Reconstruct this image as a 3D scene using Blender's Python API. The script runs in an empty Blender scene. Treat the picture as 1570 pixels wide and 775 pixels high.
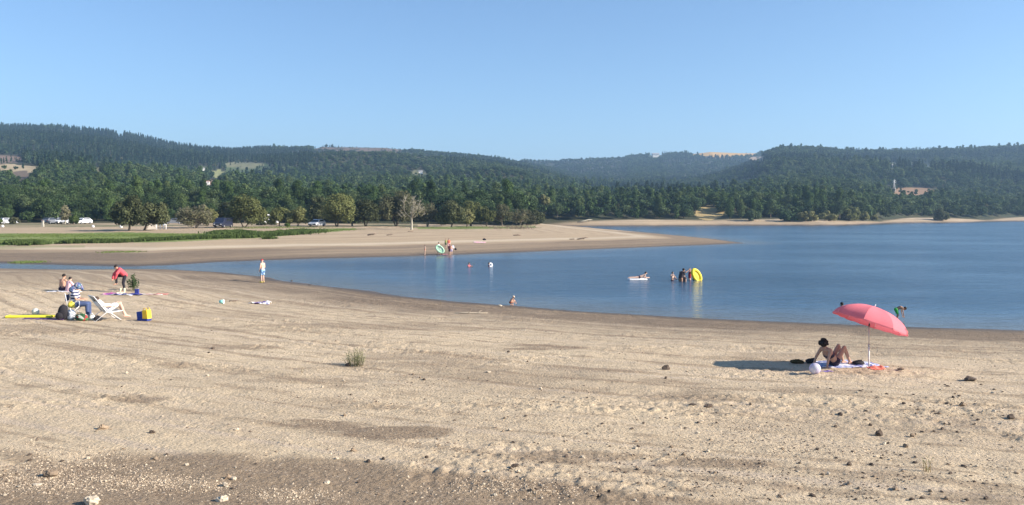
import bpy, math, random
import numpy as np
from mathutils import Vector, Matrix, Euler, Quaternion

# ------------------------------------------------------------------ camera
scene = bpy.context.scene
COL = scene.collection
F = 1300.0            # focal length in photo pixels (photo is 1570 wide)
HZ = 325.0            # horizon row
CAMZ = 5.0
cam_data = bpy.data.cameras.new('camera')
cam = bpy.data.objects.new('camera', cam_data)
COL.objects.link(cam)
cam_data.sensor_width = 36.0
cam_data.lens = F / 1570.0 * 36.0
cam_data.shift_y = -(387.5 - HZ) / 1570.0
cam_data.clip_start = 0.1
cam_data.clip_end = 20000
cam.location = (0, 0, CAMZ)
cam.rotation_euler = (math.radians(90), 0, 0)
scene.camera = cam

# ------------------------------------------------------------------ world, sun, exposure
SUN_EL = math.radians(26)
SUN_AZ = math.atan2(0.97, -0.22)      # clockwise from +Y
world = bpy.data.worlds.new('World')
scene.world = world
world.use_nodes = True
wn = world.node_tree
wn.nodes.clear()
sky = wn.nodes.new('ShaderNodeTexSky')
sky.sky_type = 'NISHITA'
sky.sun_disc = False
sky.sun_elevation = SUN_EL
sky.sun_rotation = SUN_AZ
sky.altitude = 500
sky.air_density = 1.0
sky.dust_density = 0.0
sky.ozone_density = 4.4
bg = wn.nodes.new('ShaderNodeBackground')
bg.inputs['Strength'].default_value = 0.086
wo = wn.nodes.new('ShaderNodeOutputWorld')
wn.links.new(sky.outputs[0], bg.inputs['Color'])
wn.links.new(bg.outputs[0], wo.inputs['Surface'])

sun_data = bpy.data.lights.new('sun', 'SUN')
sun_data.energy = 5.0
sun_data.angle = math.radians(0.53)
sun_data.color = (1.0, 0.90, 0.785)
sun = bpy.data.objects.new('sun', sun_data)
COL.objects.link(sun)
sdir = Vector((math.sin(SUN_AZ) * math.cos(SUN_EL), math.cos(SUN_AZ) * math.cos(SUN_EL), math.sin(SUN_EL)))
sun.rotation_euler = (-sdir).to_track_quat('-Z', 'Y').to_euler()
sun.location = (60, -20, 60)

scene.view_settings.view_transform = 'Standard'
scene.view_settings.look = 'None'
scene.view_settings.gamma = 1.0
scene.view_settings.use_curve_mapping = False
scene.view_settings.exposure = 1.10
scene.render.engine = 'CYCLES'

# ------------------------------------------------------------------ numeric noise
def _hash(ix, iy, seed):
    h = (ix.astype(np.int64) * 374761393 + iy.astype(np.int64) * 668265263 + seed * 974634777) & 0xFFFFFFFF
    h = ((h ^ (h >> 13)) * 1274126177) & 0xFFFFFFFF
    h = (h ^ (h >> 16)) & 0xFFFFFFFF
    return h.astype(np.float64) / 4294967295.0

def vnoise(x, y, seed=0):
    x = np.asarray(x, float); y = np.asarray(y, float)
    ix = np.floor(x); iy = np.floor(y)
    fx = x - ix; fy = y - iy
    fx = fx * fx * (3 - 2 * fx); fy = fy * fy * (3 - 2 * fy)
    a = _hash(ix, iy, seed); b = _hash(ix + 1, iy, seed)
    c = _hash(ix, iy + 1, seed); d = _hash(ix + 1, iy + 1, seed)
    return (a * (1 - fx) + b * fx) * (1 - fy) + (c * (1 - fx) + d * fx) * fy - 0.5

def fbm(x, y, seed=0, octv=4, gain=0.5):
    s = 0; a = 1.0
    for i in range(octv):
        s = s + a * vnoise(x, y, seed + i * 17)
        x = x * 2.03 + 11.3; y = y * 2.03 - 7.1; a *= gain
    return s

def sstep(a, b, x):
    t = np.clip((x - a) / (b - a), 0, 1)
    return t * t * (3 - 2 * t)

# ------------------------------------------------------------------ terrain function
def px2w(px, py, z=0.0):
    Y = (CAMZ - z) * F / (py - HZ)
    return ((px - 785.0) / F * Y, Y)

_near = [(-420, 411), (0, 412), (130, 414), (250, 413), (330, 417), (400, 424), (430, 431), (480, 437), (560, 446), (620, 455),
         (700, 463), (780, 469), (900, 478), (1000, 484), (1100, 490), (1200, 494), (1300, 498), (1400, 502), (1570, 507), (1900, 514), (2600, 528)]
_far = [(-420, 402), (0, 404), (100, 407), (200, 409), (260, 407), (340, 402), (420, 399), (480, 397), (600, 394), (700, 391),
        (800, 387), (900, 383), (1000, 379), (1080, 376), (1140, 373.2)]
_back = [(1100, 367.5), (1040, 361.5), (980, 356), (920, 351.5), (860, 348.6), (815, 347.6), (812, 346.6)]
_shore = [(860, 346.9), (900, 347), (1000, 347), (1100, 346), (1200, 346), (1280, 346.3), (1340, 344.3), (1360, 342.6), (1400, 342.2), (1480, 341.8),
          (1520, 339.8), (1570, 339.6), (1750, 338.5), (2100, 338), (2600, 338)]
_poly_px = _near + _shore[::-1] + _back[::-1] + _far[::-1]
WPOLY = np.array([px2w(a, b) for a, b in _poly_px])

def signed_shore(X, Y):
    """metres from the waterline: positive on land, negative in the water"""
    X = np.asarray(X, float).ravel(); Y = np.asarray(Y, float).ravel()
    out = np.full(X.shape, 1e9); inside = np.zeros(X.shape, bool)
    P = WPOLY; Q = np.roll(WPOLY, -1, axis=0)
    for (ax, ay), (bx, by) in zip(P, Q):
        dx, dy = bx - ax, by - ay
        t = np.clip(((X - ax) * dx + (Y - ay) * dy) / (dx * dx + dy * dy + 1e-12), 0, 1)
        d = (X - ax - t * dx) ** 2 + (Y - ay - t * dy) ** 2
        np.minimum(out, d, out=out)
        c = (ay > Y) != (by > Y)
        if dy != 0:
            inside ^= c & (X < (dx) * (Y - ay) / dy + ax)
    out = np.sqrt(out)
    return np.where(inside, -out, out)

SKY_L = [(-500, 180), (0, 185), (90, 188), (165, 197), (178, 201), (184, 205), (192, 201), (250, 213), (300, 219), (360, 224), (420, 223), (480, 223), (495, 219),
         (590, 221), (640, 226), (700, 231), (765, 236), (800, 244), (840, 252), (900, 268), (950, 284), (1000, 300), (1060, 318), (1200, 340), (2600, 360)]
SKY_M = [(-500, 330), (560, 320), (700, 262), (800, 244.5), (850, 246), (900, 243), (950, 241), (1000, 237), (1060, 235), (1090, 231), (1140, 232), (1170, 232), (1250, 230), (1400, 229), (1500, 229), (2600, 235)]
SKY_R = [(-500, 370), (930, 335), (1000, 300), (1040, 282), (1100, 262), (1150, 243), (1175, 230), (1200, 222), (1260, 223), (1300, 229), (1360, 230), (1400, 230), (1440, 226), (1500, 225), (1570, 222), (1700, 218), (2600, 200)]
def _tab(t, u):
    a = np.array(t, float); return np.interp(u, a[:, 0], a[:, 1])

def hills(X, Y):
    Yc = np.maximum(Y, 5)
    u = X / Yc * F + 785
    D0 = np.interp(u, [-500, 0, 800, 830, 1000, 1300, 1345, 1400, 1520, 1570, 2600], [215, 215, 222, 300, 318, 336, 370, 404, 445, 470, 540])
    t = np.clip(Y - D0, 0, None)
    zA = 16 * (1 - np.exp(-t / 480)) + 1.5 * sstep(0, 60, t)
    zs = [zA]
    for tab, Ds, tree, p in ((SKY_L, 1550, 9, 1.35), (SKY_M, 2000, 3.5, 1.9), (SKY_R, 1250, 9, 1.25)):
        zc = CAMZ + (HZ - (_tab(tab, u) + tree)) * Ds / F
        s = np.clip((Y - D0) / (Ds - D0), 0, None)
        zz = zc * np.where(s < 1, np.power(s, p) * (1.0 + 0.1 * (1 - s)), 1 - 0.35 * (s - 1) ** 1.0)
        zs.append(zz)
    z = zs[0]
    k = 5.0
    m = np.maximum.reduce(zs)
    z = m + k * np.log(sum(np.exp(np.clip((q - m) / k, -30, 0)) for q in zs)) - k * math.log(1.0)
    z = z - k * math.log(2.0) * np.exp(-t / 200)
    amp = np.clip(t / 500, 0, 1) * np.clip(1 - np.abs(m) / 2000, 0, 1)
    z = z + amp * (18 * fbm(X / 190, Y / 260, 5, 3)) * (1 - .8 * np.exp(-((m - np.max([m * 0 + 1], axis=0)) * 0 + np.minimum(np.abs(Y - 1550), np.minimum(np.abs(Y - 2000), np.abs(Y - 1250)))) ** 2 / 180.0 ** 2))
    z = np.where(Y > 3200, z * np.clip(1 - (Y - 3200) / 1500, 0, 1), z)
    return np.where(t > 0, np.maximum(z, 0) * sstep(0, 30, t), 0)

def ruts(X, Y, s):
    w = .9 * fbm(X / 14, Y / 40, 97, 2)
    r = np.zeros_like(s)
    for c, wd_, a in ((6.6, .20, .8), (8.3, .20, .8), (10.9, .22, 1.0), (12.7, .22, 1.0), (17.5, .2, .6), (19.2, .2, .6), (23.0, .2, .5), (24.7, .2, .5)):
        q = np.exp(-((s + w - c + .012 * (X + 10)) / wd_) ** 2)
        r = np.maximum(r, a * q * np.clip(.75 + 1.2 * vnoise(X / 5, c + Y * 0, 98), 0, 1))
    return r

def terrain(X, Y, sd=None, micro=True):
    shp = np.shape(X)
    X = np.asarray(X, float).ravel(); Y = np.asarray(Y, float).ravel()
    if sd is None:
        sd = signed_shore(X, Y)
    wob = 0.35 * fbm(X / 3.0, Y / 3.0, 31, 3) * np.clip(Y / 60, 0.5, 3)
    s = sd + wob * np.exp(-np.abs(sd) / 6)
    u = X / np.maximum(Y, 5) * F + 785
    farness = sstep(190, 290, Y) * sstep(770, 830, u)
    front = np.clip(1 - (Y - 40) / 40, 0, 1)          # near beach against the far spit
    zmax = 1.5 + (2.15 - 1.5) * (1 - front) + 0.5 * farness
    L = 22 + 8 * (1 - front) - 18 * farness
    z = np.where(s > 0, zmax * (1 - np.exp(-np.clip(s, 0, None) / L)), np.clip(0.06 * s, -3, 0))
    z = z + hills(X, Y) * (s > 0)
    if micro:
        near = np.clip((90 - Y) / 40, 0, 1) * np.clip(s / 2.0 + 0.2, 0, 1)
        z = z + near * (0.065 * fbm(X / 3.2, Y / 2.4, 3, 3)
                        + 0.030 * fbm(X / 0.55, Y / 0.42, 9, 4, .65)
                        + 0.022 * fbm(X / 9.0, s / 0.6, 21, 3))
        # ruts left by wheels, running along the shore
        z = z - near * 0.035 * ruts(X, Y, s)
        # churned, trampled bands
        ch = sstep(0.02, 0.3, fbm(X / 5.0, Y / 2.2, 77, 3))
        z = z + near * ch * 0.085 * np.abs(fbm(X / 0.26, Y / 0.22, 41, 3))
        mid = np.clip((Y - 60) / 40, 0, 1) * np.clip(s / 8.0, 0, 1)
        z = z + mid * 0.12 * fbm(X / 7, Y / 5, 51, 3)
    return z.reshape(shp)

def gz(x, y):
    return float(terrain(np.array([x]), np.array([y]))[0])

def at(px, py, on_water=False, dmin=6.0, dmax=600.0):
    """where the view ray through a photo pixel meets the ground"""
    if on_water:
        x, y = px2w(px, py); return Vector((x, y, 0.0))
    D = np.exp(np.linspace(math.log(dmin), math.log(dmax), 2600))
    X = (px - 785) / F * D
    zr = CAMZ - (py - HZ) / F * D
    h = terrain(X, D, micro=False)
    k = np.argmax(h >= zr)
    if h[k] < zr[k]: k = len(D) - 1
    D2 = np.linspace(D[max(k - 4, 0)], D[min(k + 4, len(D) - 1)], 200)
    X2 = (px - 785) / F * D2
    h2 = terrain(X2, D2); zr2 = CAMZ - (py - HZ) / F * D2
    k = np.argmax(h2 >= zr2)
    if h2[k] < zr2[k]: k = 100
    return Vector((X2[k], D2[k], float(h2[k])))

# ------------------------------------------------------------------ object helpers
def link(o, parent=None):
    COL.objects.link(o)
    if parent is not None: o.parent = parent
    return o
def tag(o, label=None, cat=None, group=None, kind=None):
    if label: o['label'] = label
    if cat: o['category'] = cat
    if group: o['group'] = group
    if kind: o['kind'] = kind
    return o
def empty(name, loc, rz=0.0, scale=1.0):
    o = bpy.data.objects.new(name, None)
    o.empty_display_size = 0.2
    link(o); o.location = loc; o.rotation_euler = (0, 0, rz); o.scale = (scale,) * 3
    return o
def copy_tree(o, parent=None):
    c = o.copy(); link(c, parent)
    for ch in list(o.children):
        copy_tree(ch, c)
    return c

def fast_mesh(name, verts, faces, mats=(), smooth=False, midx=None):
    """verts (n,3) array; faces (m,k) array, all the same k"""
    me = bpy.data.meshes.new(name)
    verts = np.asarray(verts, np.float32); faces = np.asarray(faces, np.int32)
    me.vertices.add(len(verts)); me.vertices.foreach_set('co', verts.ravel())
    k = faces.shape[1]
    me.loops.add(faces.size); me.loops.foreach_set('vertex_index', faces.ravel())
    me.polygons.add(len(faces))
    me.polygons.foreach_set('loop_start', np.arange(0, faces.size, k, dtype=np.int32))
    me.polygons.foreach_set('loop_total', np.full(len(faces), k, np.int32))
    if midx is not None: me.polygons.foreach_set('material_index', np.asarray(midx, np.int32))
    me.polygons.foreach_set('use_smooth', np.full(len(faces), smooth, bool))
    for m in mats: me.materials.append(m)
    me.update(calc_edges=True)
    return me
def fattr(me, name, arr):
    a = me.attributes.new(name, 'FLOAT', 'POINT'); a.data.foreach_set('value', np.asarray(arr, np.float32).ravel())

class MB:
    """collects shapes and builds them as one mesh"""
    def __init__(s): s.v = []; s.f = []; s.m = []; s.sm = []
    def add(s, vs, fs, m=0, sm=False):
        b = len(s.v); s.v += [tuple(v) for v in vs]
        s.f += [tuple(i + b for i in f) for f in fs]; s.m += [m] * len(fs); s.sm += [sm] * len(fs); return s
    def box(s, c, d, rz=0, m=0, rot=None):
        R = rot or Matrix.Rotation(rz, 3, 'Z'); c = Vector(c)
        vs = [c + R @ Vector((x * d[0] / 2, y * d[1] / 2, z * d[2] / 2)) for z in (-1, 1) for x, y in ((-1, -1), (1, -1), (1, 1), (-1, 1))]
        return s.add(vs, [(3, 2, 1, 0), (4, 5, 6, 7), (0, 1, 5, 4), (1, 2, 6, 5), (2, 3, 7, 6), (3, 0, 4, 7)], m)
    def tube(s, pts, r, n=8, m=0, cap=True, sm=True):
        pts = [Vector(p) for p in pts]
        rs = r if isinstance(r, (list, tuple)) else [r] * len(pts)
        vs = []; fs = []
        t0 = (pts[1] - pts[0]).normalized()
        a = t0.orthogonal().normalized()
        for i, p in enumerate(pts):
            t = (pts[min(i + 1, len(pts) - 1)] - pts[max(i - 1, 0)]).normalized()
            a = (a - t * a.dot(t))
            a = a.normalized() if a.length > 1e-6 else t.orthogonal().normalized()
            b = t.cross(a)
            for k in range(n):
                w = 2 * math.pi * k / n
                vs.append(p + (a * math.cos(w) + b * math.sin(w)) * rs[i])
        for i in range(len(pts) - 1):
            for k in range(n):
                k2 = (k + 1) % n
                fs.append((i * n + k, i * n + k2, (i + 1) * n + k2, (i + 1) * n + k))
        s.add(vs, fs, m, sm)
        if cap:
            b0 = len(s.v) - len(vs)
            s.f.append(tuple(b0 + k for k in reversed(range(n)))); s.m.append(m); s.sm.append(False)
            s.f.append(tuple(b0 + (len(pts) - 1) * n + k for k in range(n))); s.m.append(m); s.sm.append(False)
        return s
    def ell(s, c, r, m=0, nu=12, nv=8, rot=None, bump=0.0, seed=0):
        rnd = random.Random(seed); c = Vector(c); R = rot or Matrix.Identity(3)
        if not isinstance(r, (tuple, list)): r = (r, r, r)
        vs = []; fs = []
        for j in range(nv + 1):
            ph = math.pi * j / nv
            for i in range(nu):
                th = 2 * math.pi * i / nu; k = 1 + bump * (rnd.random() - 0.5)
                vs.append(c + R @ Vector((r[0] * math.sin(ph) * math.cos(th) * k, r[1] * math.sin(ph) * math.sin(th) * k, r[2] * math.cos(ph) * k)))
        for j in range(nv):
            for i in range(nu):
                i2 = (i + 1) % nu
                if j == 0: fs.append((0, (j + 1) * nu + i, (j + 1) * nu + i2))
                elif j == nv - 1: fs.append((j * nu + i, nv * nu, j * nu + i2))
                else: fs.append((j * nu + i, (j + 1) * nu + i, (j + 1) * nu + i2, j * nu + i2))
        return s.add(vs, fs, m, True)
    def cap(s, p0, p1, r0, r1, m=0, n=12, flat=False):
        """tapered capsule (round ends) or frustum (flat ends)"""
        p0 = Vector(p0); p1 = Vector(p1); d = p1 - p0; L = d.length; t = d / max(L, 1e-6)
        if flat: return s.tube([p0, p1], [r0, r1], n, m)
        pts = []; rs = []
        for k in range(4):
            w = math.pi / 2 * (k + 0.35) / 4.35; pts.append(p0 - t * r0 * math.cos(w)); rs.append(r0 * math.sin(w))
        pts += [p0, p1]; rs += [r0, r1]
        for k in reversed(range(4)):
            w = math.pi / 2 * (k + 0.35) / 4.35; pts.append(p1 + t * r1 * math.cos(w)); rs.append(r1 * math.sin(w))
        return s.tube(pts, rs, n, m)
    def prism(s, outline, w, m=0, axis='Y'):
        """outline of (x,z) points extruded to +-w/2 along Y"""
        n = len(outline)
        vs = [(x, -w / 2, z) for x, z in outline] + [(x, w / 2, z) for x, z in outline]
        fs = [tuple(range(n)), tuple(reversed(range(n, 2 * n)))] + [(i, i + n, (i + 1) % n + n, (i + 1) % n) for i in range(n)]
        return s.add(vs, fs, m)
    def build(s, name, mats, parent=None, voxel=None, bevel=None, subsurf=0, loc=None):
        me = bpy.data.meshes.new(name)
        me.from_pydata(s.v, [], s.f)
        if not isinstance(mats, (list, tuple)): mats = [mats]
        for q in mats: me.materials.append(q)
        me.polygons.foreach_set('material_index', s.m); me.polygons.foreach_set('use_smooth', s.sm)
        me.update()
        o = bpy.data.objects.new(name, me); link(o, parent)
        if loc is not None: o.location = loc
        if voxel:
            r = o.modifiers.new('remesh', 'REMESH'); r.mode = 'VOXEL'; r.voxel_size = voxel; r.use_smooth_shade = True
            q = o.modifiers.new('smooth', 'SMOOTH'); q.factor = 0.5; q.iterations = 3
        if bevel:
            b = o.modifiers.new('bevel', 'BEVEL'); b.width = bevel; b.segments = 2; b.limit_method = 'ANGLE'
        if subsurf:
            q = o.modifiers.new('subsurf', 'SUBSURF'); q.levels = subsurf; q.render_levels = subsurf
        return o

# ------------------------------------------------------------------ material helper
_mats = {}
def mat(name, col, rough=0.8, var=0.12, scale=12.0, metal=0.0, spec=0.3, bump=0.0, transl=0.0, rnd=0.0, coat=0.0):
    """procedural surface: noise-varied base colour, optional bump and per-object variation"""
    if name in _mats: return _mats[name]
    m = bpy.data.materials.new(name); m.use_nodes = True; nt = m.node_tree
    p = nt.nodes['Principled BSDF']
    tc = nt.nodes.new('ShaderNodeTexCoord')
    no = nt.nodes.new('ShaderNodeTexNoise'); no.inputs['Scale'].default_value = scale; no.inputs['Detail'].default_value = 4
    nt.links.new(tc.outputs['Object'], no.inputs['Vector'])
    mr = nt.nodes.new('ShaderNodeMapRange'); mr.inputs['From Min'].default_value = 0.3; mr.inputs['From Max'].default_value = 0.7
    mr.inputs['To Min'].default_value = 1 - var; mr.inputs['To Max'].default_value = 1 + var
    nt.links.new(no.outputs['Fac'], mr.inputs['Value'])
    hs = nt.nodes.new('ShaderNodeHueSaturation'); hs.inputs['Color'].default_value = (*col, 1)
    val = mr.outputs[0]
    if rnd:
        oi = nt.nodes.new('ShaderNodeObjectInfo'); r2 = nt.nodes.new('ShaderNodeMapRange')
        r2.inputs['To Min'].default_value = 1 - rnd; r2.inputs['To Max'].default_value = 1 + rnd
        nt.links.new(oi.outputs['Random'], r2.inputs['Value'])
        mu = nt.nodes.new('ShaderNodeMath'); mu.operation = 'MULTIPLY'
        nt.links.new(val, mu.inputs[0]); nt.links.new(r2.outputs[0], mu.inputs[1]); val = mu.outputs[0]
    nt.links.new(val, hs.inputs['Value'])
    nt.links.new(hs.outputs[0], p.inputs['Base Color'])
    p.inputs['Roughness'].default_value = rough; p.inputs['Metallic'].default_value = metal
    p.inputs['Specular IOR Level'].default_value = spec
    if coat: p.inputs['Coat Weight'].default_value = coat
    if bump:
        b = nt.nodes.new('ShaderNodeBump'); b.inputs['Strength'].default_value = bump; b.inputs['Distance'].default_value = 0.02
        nt.links.new(no.outputs['Fac'], b.inputs['Height']); nt.links.new(b.outputs[0], p.inputs['Normal'])
    if transl:
        t = nt.nodes.new('ShaderNodeBsdfTranslucent'); mx = nt.nodes.new('ShaderNodeMixShader'); mx.inputs[0].default_value = transl
        nt.links.new(hs.outputs[0], t.inputs['Color']); nt.links.new(p.outputs[0], mx.inputs[1]); nt.links.new(t.outputs[0], mx.inputs[2])
        nt.links.new(mx.outputs[0], nt.nodes['Material Output'].inputs['Surface'])
    _mats[name] = m
    return m
# ================================================================== GROUND
def in_tab(u, v, top, bot):
    a = np.array(top, float); b = np.array(bot, float)
    return (v > np.interp(u, a[:, 0], a[:, 1])) & (v < np.interp(u, b[:, 0], b[:, 1])) & (u > a[0, 0]) & (u < a[-1, 0])

# clearings on the slopes: x0, x1, y0, y1 as seen, colour, how many trees are left in it
CLEAR = [(-30, 34, 240, 247, (.22, .15, .11), .15), (-30, 68, 254, 264, (.42, .34, .21), .05), (18, 48, 264, 275, (.16, .12, .09), .3),
         (142, 157, 258, 267, (.22, .21, .10), .1), (321, 348, 263, 269, (.30, .31, .13), .0), (308, 338, 277, 285, (.30, .19, .13), .1),
         (350, 414, 252, 267, (.09, .13, .05), .4), (346, 395, 250, 253, (.22, .22, .12), .3),
         (470, 500, 219, 226, (.20, .15, .10), .3), (505, 650, 219, 230, (.17, .12, .085), .35),
         (1057, 1162, 230, 238, (.62, .38, .12), .02), (1150, 1182, 242, 246, (.40, .30, .20), .05),
         (1360, 1378, 250, 257, (.1, .12, .05), 0), (1394, 1408, 250, 257, (.1, .12, .05), 0), (1414, 1428, 250, 258, (.1, .12, .05), 0), (304, 316, 256, 262, (.1, .12, .05), 0), (998, 1014, 236, 240, (.1, .12, .05), 0), (1362, 1440, 290, 295, (.30, .18, .10), .12), (1070, 1104, 318, 333, (.42, .32, .15), .0),
         (630, 655, 262, 267, (.2, .2, .1), .2)]

def vrow(X, Y, z): return HZ + (CAMZ - z) * F / np.maximum(Y, 1)

ucols = np.concatenate([np.arange(-1500, -80, 30.0), np.arange(-80, 1650, 2.2), np.arange(1650, 3090, 30.0)])
rows = [3.5]
while rows[-1] < 4300:
    d = rows[-1]; rows.append(d * (1.0035 if 9 < d < 75 else 1.02 if d <= 9 else 1.0065 if d < 620 else 1.017))
rows = np.array(rows)
U, D = np.meshgrid(ucols, rows)
GX = (U - 785) / F * D; GY = D
sd = signed_shore(GX, GY).reshape(GX.shape)
GZ = terrain(GX, GY, sd.ravel())
ny, nx = GX.shape
verts = np.stack([GX.ravel(), GY.ravel(), GZ.ravel()], 1)
idx = np.arange(ny * nx).reshape(ny, nx)
faces = np.stack([idx[:-1, :-1].ravel(), idx[:-1, 1:].ravel(), idx[1:, 1:].ravel(), idx[1:, :-1].ravel()], 1)
# the rest of the beach behind the camera joins on
xb0, xb1 = GX[0, 0], GX[0, -1]
b0 = len(verts)
extra = []
for i in range(nx): extra.append((GX[0, i] * 12, -200, 1.5))
verts = np.concatenate([verts, np.array(extra)])
ef = np.stack([b0 + np.arange(nx - 1), b0 + np.arange(1, nx), idx[0, 1:], idx[0, :-1]], 1)
lw = len(verts)
verts = np.concatenate([verts, np.array([(GX[-1, 0] * 1.0, -200, 1.5), (GX[-1, -1] * 1.0, -200, 1.5)])])
faces = np.concatenate([faces, ef])
gm = fast_mesh('ground', verts, faces, smooth=True)

V = vrow(GX, GY, GZ); Uf = U; 
nz = 2.2 * fbm(GX / 9, GY / 14, 61, 4)
nzb = fbm(GX / 30, GY / 60, 62, 4)
land = sd > 0
far = sstep(60, 90, GY)
nb = 1.2 * fbm(GX / 16, GY / 16, 68, 3)
wet = np.where(GY < 70, np.exp(-np.clip(sd - 5.0, 0, None) / 4.5) * (0.95 + 0.5 * fbm(GX / 4, GY / 4, 63)), sstep(13.5, 9.5, sd + nb * 3) * (.8 + .5 * fbm(GX / 20, sd / 2.5, 69, 3)))
wet = np.where(GY > 200, np.exp(-np.clip(sd, 0, None) / 2.5), wet)
# muddy left arm of the near beach
wet = np.maximum(wet, sstep(38, 62, GY) * (GY < 80) * np.clip(0.62 + 0.6 * fbm(GX / 14, GY / 5, 64), 0, 1) * (sd > 0))
wet = np.maximum(wet, (GY > 82) * (GY < 150) * sstep(-52, -64, GX) * 0.5 * (V > 376))
grass = np.zeros_like(GX)
gj = V + nz * 1.3
farl = (GY > 95) & (GY < 420) & land
grass[in_tab(U, gj, [(-500, 357), (0, 358), (150, 357.6), (300, 358.5), (420, 354), (500, 350.5), (545, 350)], [(-500, 379), (0, 377), (100, 374), (200, 371.5), (300, 369), (400, 364.5), (470, 359), (545, 353.5)]) & farl] = 1
grass[in_tab(U, gj, [(640, 347.4), (700, 346.5), (820, 347)], [(640, 350.5), (740, 351.5), (820, 349)]) & farl] = .8
grass[in_tab(U, gj, [(155, 386), (185, 384.5), (215, 386)], [(155, 388), (185, 391), (215, 388)]) & farl] = .6
grass[in_tab(U, gj, [(20, 400.5), (65, 400.5)], [(20, 404.5), (65, 404.5)])] = .5
grass[in_tab(U, gj, [(-500, 378), (130, 378)], [(-500, 388), (130, 381)]) & farl] = .35
olive = in_tab(U, gj, [(-500, 338), (0, 338.5), (400, 340), (640, 342)], [(-500, 350), (0, 350), (240, 347), (400, 347), (640, 347)]) & farl
scrub = np.where(olive, np.clip(0.5 + 1.6 * fbm(GX / 25, GY / 25, 66), 0, 1), 0)
D0v = np.interp(U, [-500, 0, 800, 830, 1000, 1300, 1345, 1400, 1520, 1570, 2600], [215, 215, 222, 300, 318, 336, 370, 404, 445, 470, 540])
forest_m = sstep(-6, 4, GY - D0v)
field = np.zeros(GX.shape + (4,), np.float32)
for (x0, x1, y0, y1, c, dens) in CLEAR:
    k = (((U - (x0 + x1) / 2) / ((x1 - x0) / 2 + 3)) ** 2 + ((V - (y0 + y1 + 2) / 2) / ((y1 - y0) / 2 + 3)) ** 2 + fbm(GX / 22, GY / 60, 67, 3) * 1.1 < 1.05) & (GY > D0v - 2)
    field[k] = (*c, 1.0)
# brown damp patches of the near beach: centre px, py, half width, half height
PATCH = [(215, 613, 60, 7, .7), (180, 580, 40, 4, .4), (480, 584, 110, 4, .5), (490, 648, 75, 9, .85), (612, 664, 62, 9, .85), (560, 625, 60, 4, .4), (870, 702, 90, 10, .7), (1090, 714, 110, 9, .7), (830, 532, 70, 5, .8),
         (640, 552, 120, 14, .55), (800, 575, 160, 14, .5), (1070, 606, 90, 10, .55), (1000, 587, 90, 7, .5), (1450, 652, 110, 13, .6), (1340, 742, 110, 9, .6), (1500, 760, 130, 18, .6), (1240, 600, 90, 8, .45),
         (560, 502, 220, 7, .55), (70, 505, 120, 6, .6), (230, 516, 90, 5, .55), (350, 533, 60, 5, .6), (1400, 540, 170, 10, .35), (1180, 545, 120, 9, .35), (700, 740, 230, 9, .3), (950, 775, 200, 12, .5)]
pat = np.zeros_like(GX)
nd = fbm(GX / 2.6, GY / 0.8, 71, 5, .62)
for (px, py, hw, hh, s) in PATCH:
    q = ((U - px) / hw) ** 2 + ((V - py) / hh) ** 2
    pat = np.maximum(pat, s * sstep(1.35, .3, q + nd * 1.9))
bl = in_tab(U, V + nd * 14, [(-500, 735), (0, 728), (110, 722), (160, 706), (330, 703), (400, 715), (520, 722), (700, 742), (1000, 765)], [(-500, 900), (1000, 900)])
bt = np.interp(U, [-500, 0, 110, 160, 330, 400, 520, 700, 1000, 1200], [735, 728, 722, 706, 703, 715, 722, 742, 768, 900])
pat = np.maximum(pat, .85 * sstep(-9, 12, V + nz * 12 + nd * 16 - bt)) * (GY < 60)
rut = ruts(GX.ravel(), GY.ravel(), sd.ravel()).reshape(GX.shape) * (GY < 70)
inward = sstep(0.0, 0.5, fbm(GX / 6.0, GY / 3.2, 73, 4)) * 0.28 * (GY < 60)
pat = np.maximum(pat, inward)
def pad(a): return np.concatenate([np.asarray(a, np.float32).ravel(), np.zeros(nx + 2, np.float32)])
for nm, a in (('shore', sd), ('wet', np.clip(wet, 0, 1) * land), ('grass', grass), ('scrub', scrub), ('forest', forest_m), ('patch', pat), ('rut', rut), ('fieldmask', field[..., 3])):
    fattr(gm, nm, pad(a))
ca = gm.attributes.new('fieldcol', 'FLOAT_COLOR', 'POINT')
fc = np.concatenate([field.reshape(-1, 4), np.zeros((nx + 2, 4), np.float32)]); fc[:, 3] = 1
ca.data.foreach_set('color', fc.ravel())

m = bpy.data.materials.new('sand'); m.use_nodes = True; nt = m.node_tree; L = nt.links.new
P = nt.nodes['Principled BSDF']
def attr(n):
    a = nt.nodes.new('ShaderNodeAttribute'); a.attribute_name = n; return a
def noise(scale, detail=4, vec=None, rough=0.55):
    n = nt.nodes.new('ShaderNodeTexNoise'); n.inputs['Scale'].default_value = scale; n.inputs['Detail'].default_value = detail; n.inputs['Roughness'].default_value = rough
    L(vec, n.inputs['Vector']); return n.outputs['Fac']
def mapr(v, a, b, c=0.0, d=1.0):
    n = nt.nodes.new('ShaderNodeMapRange'); L(v, n.inputs['Value'])
    n.inputs['From Min'].default_value = a; n.inputs['From Max'].default_value = b; n.inputs['To Min'].default_value = c; n.inputs['To Max'].default_value = d
    return n.outputs[0]
def math2(op, a, b):
    n = nt.nodes.new('ShaderNodeMath'); n.operation = op
    for i, q in enumerate((a, b)):
        if isinstance(q, (int, float)): n.inputs[i].default_value = q
        else: L(q, n.inputs[i])
    return n.outputs[0]
def mixc(f, a, b, mode='MIX'):
    n = nt.nodes.new('ShaderNodeMixRGB'); n.blend_type = mode
    for i, q in ((0, f), (1, a), (2, b)):
        if isinstance(q, (int, float)): n.inputs[i].default_value = q
        elif isinstance(q, tuple): n.inputs[i].default_value = (*q, 1)
        else: L(q, n.inputs[i])
    return n.outputs[0]
geo = nt.nodes.new('ShaderNodeNewGeometry'); pos = geo.outputs['Position']
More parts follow.
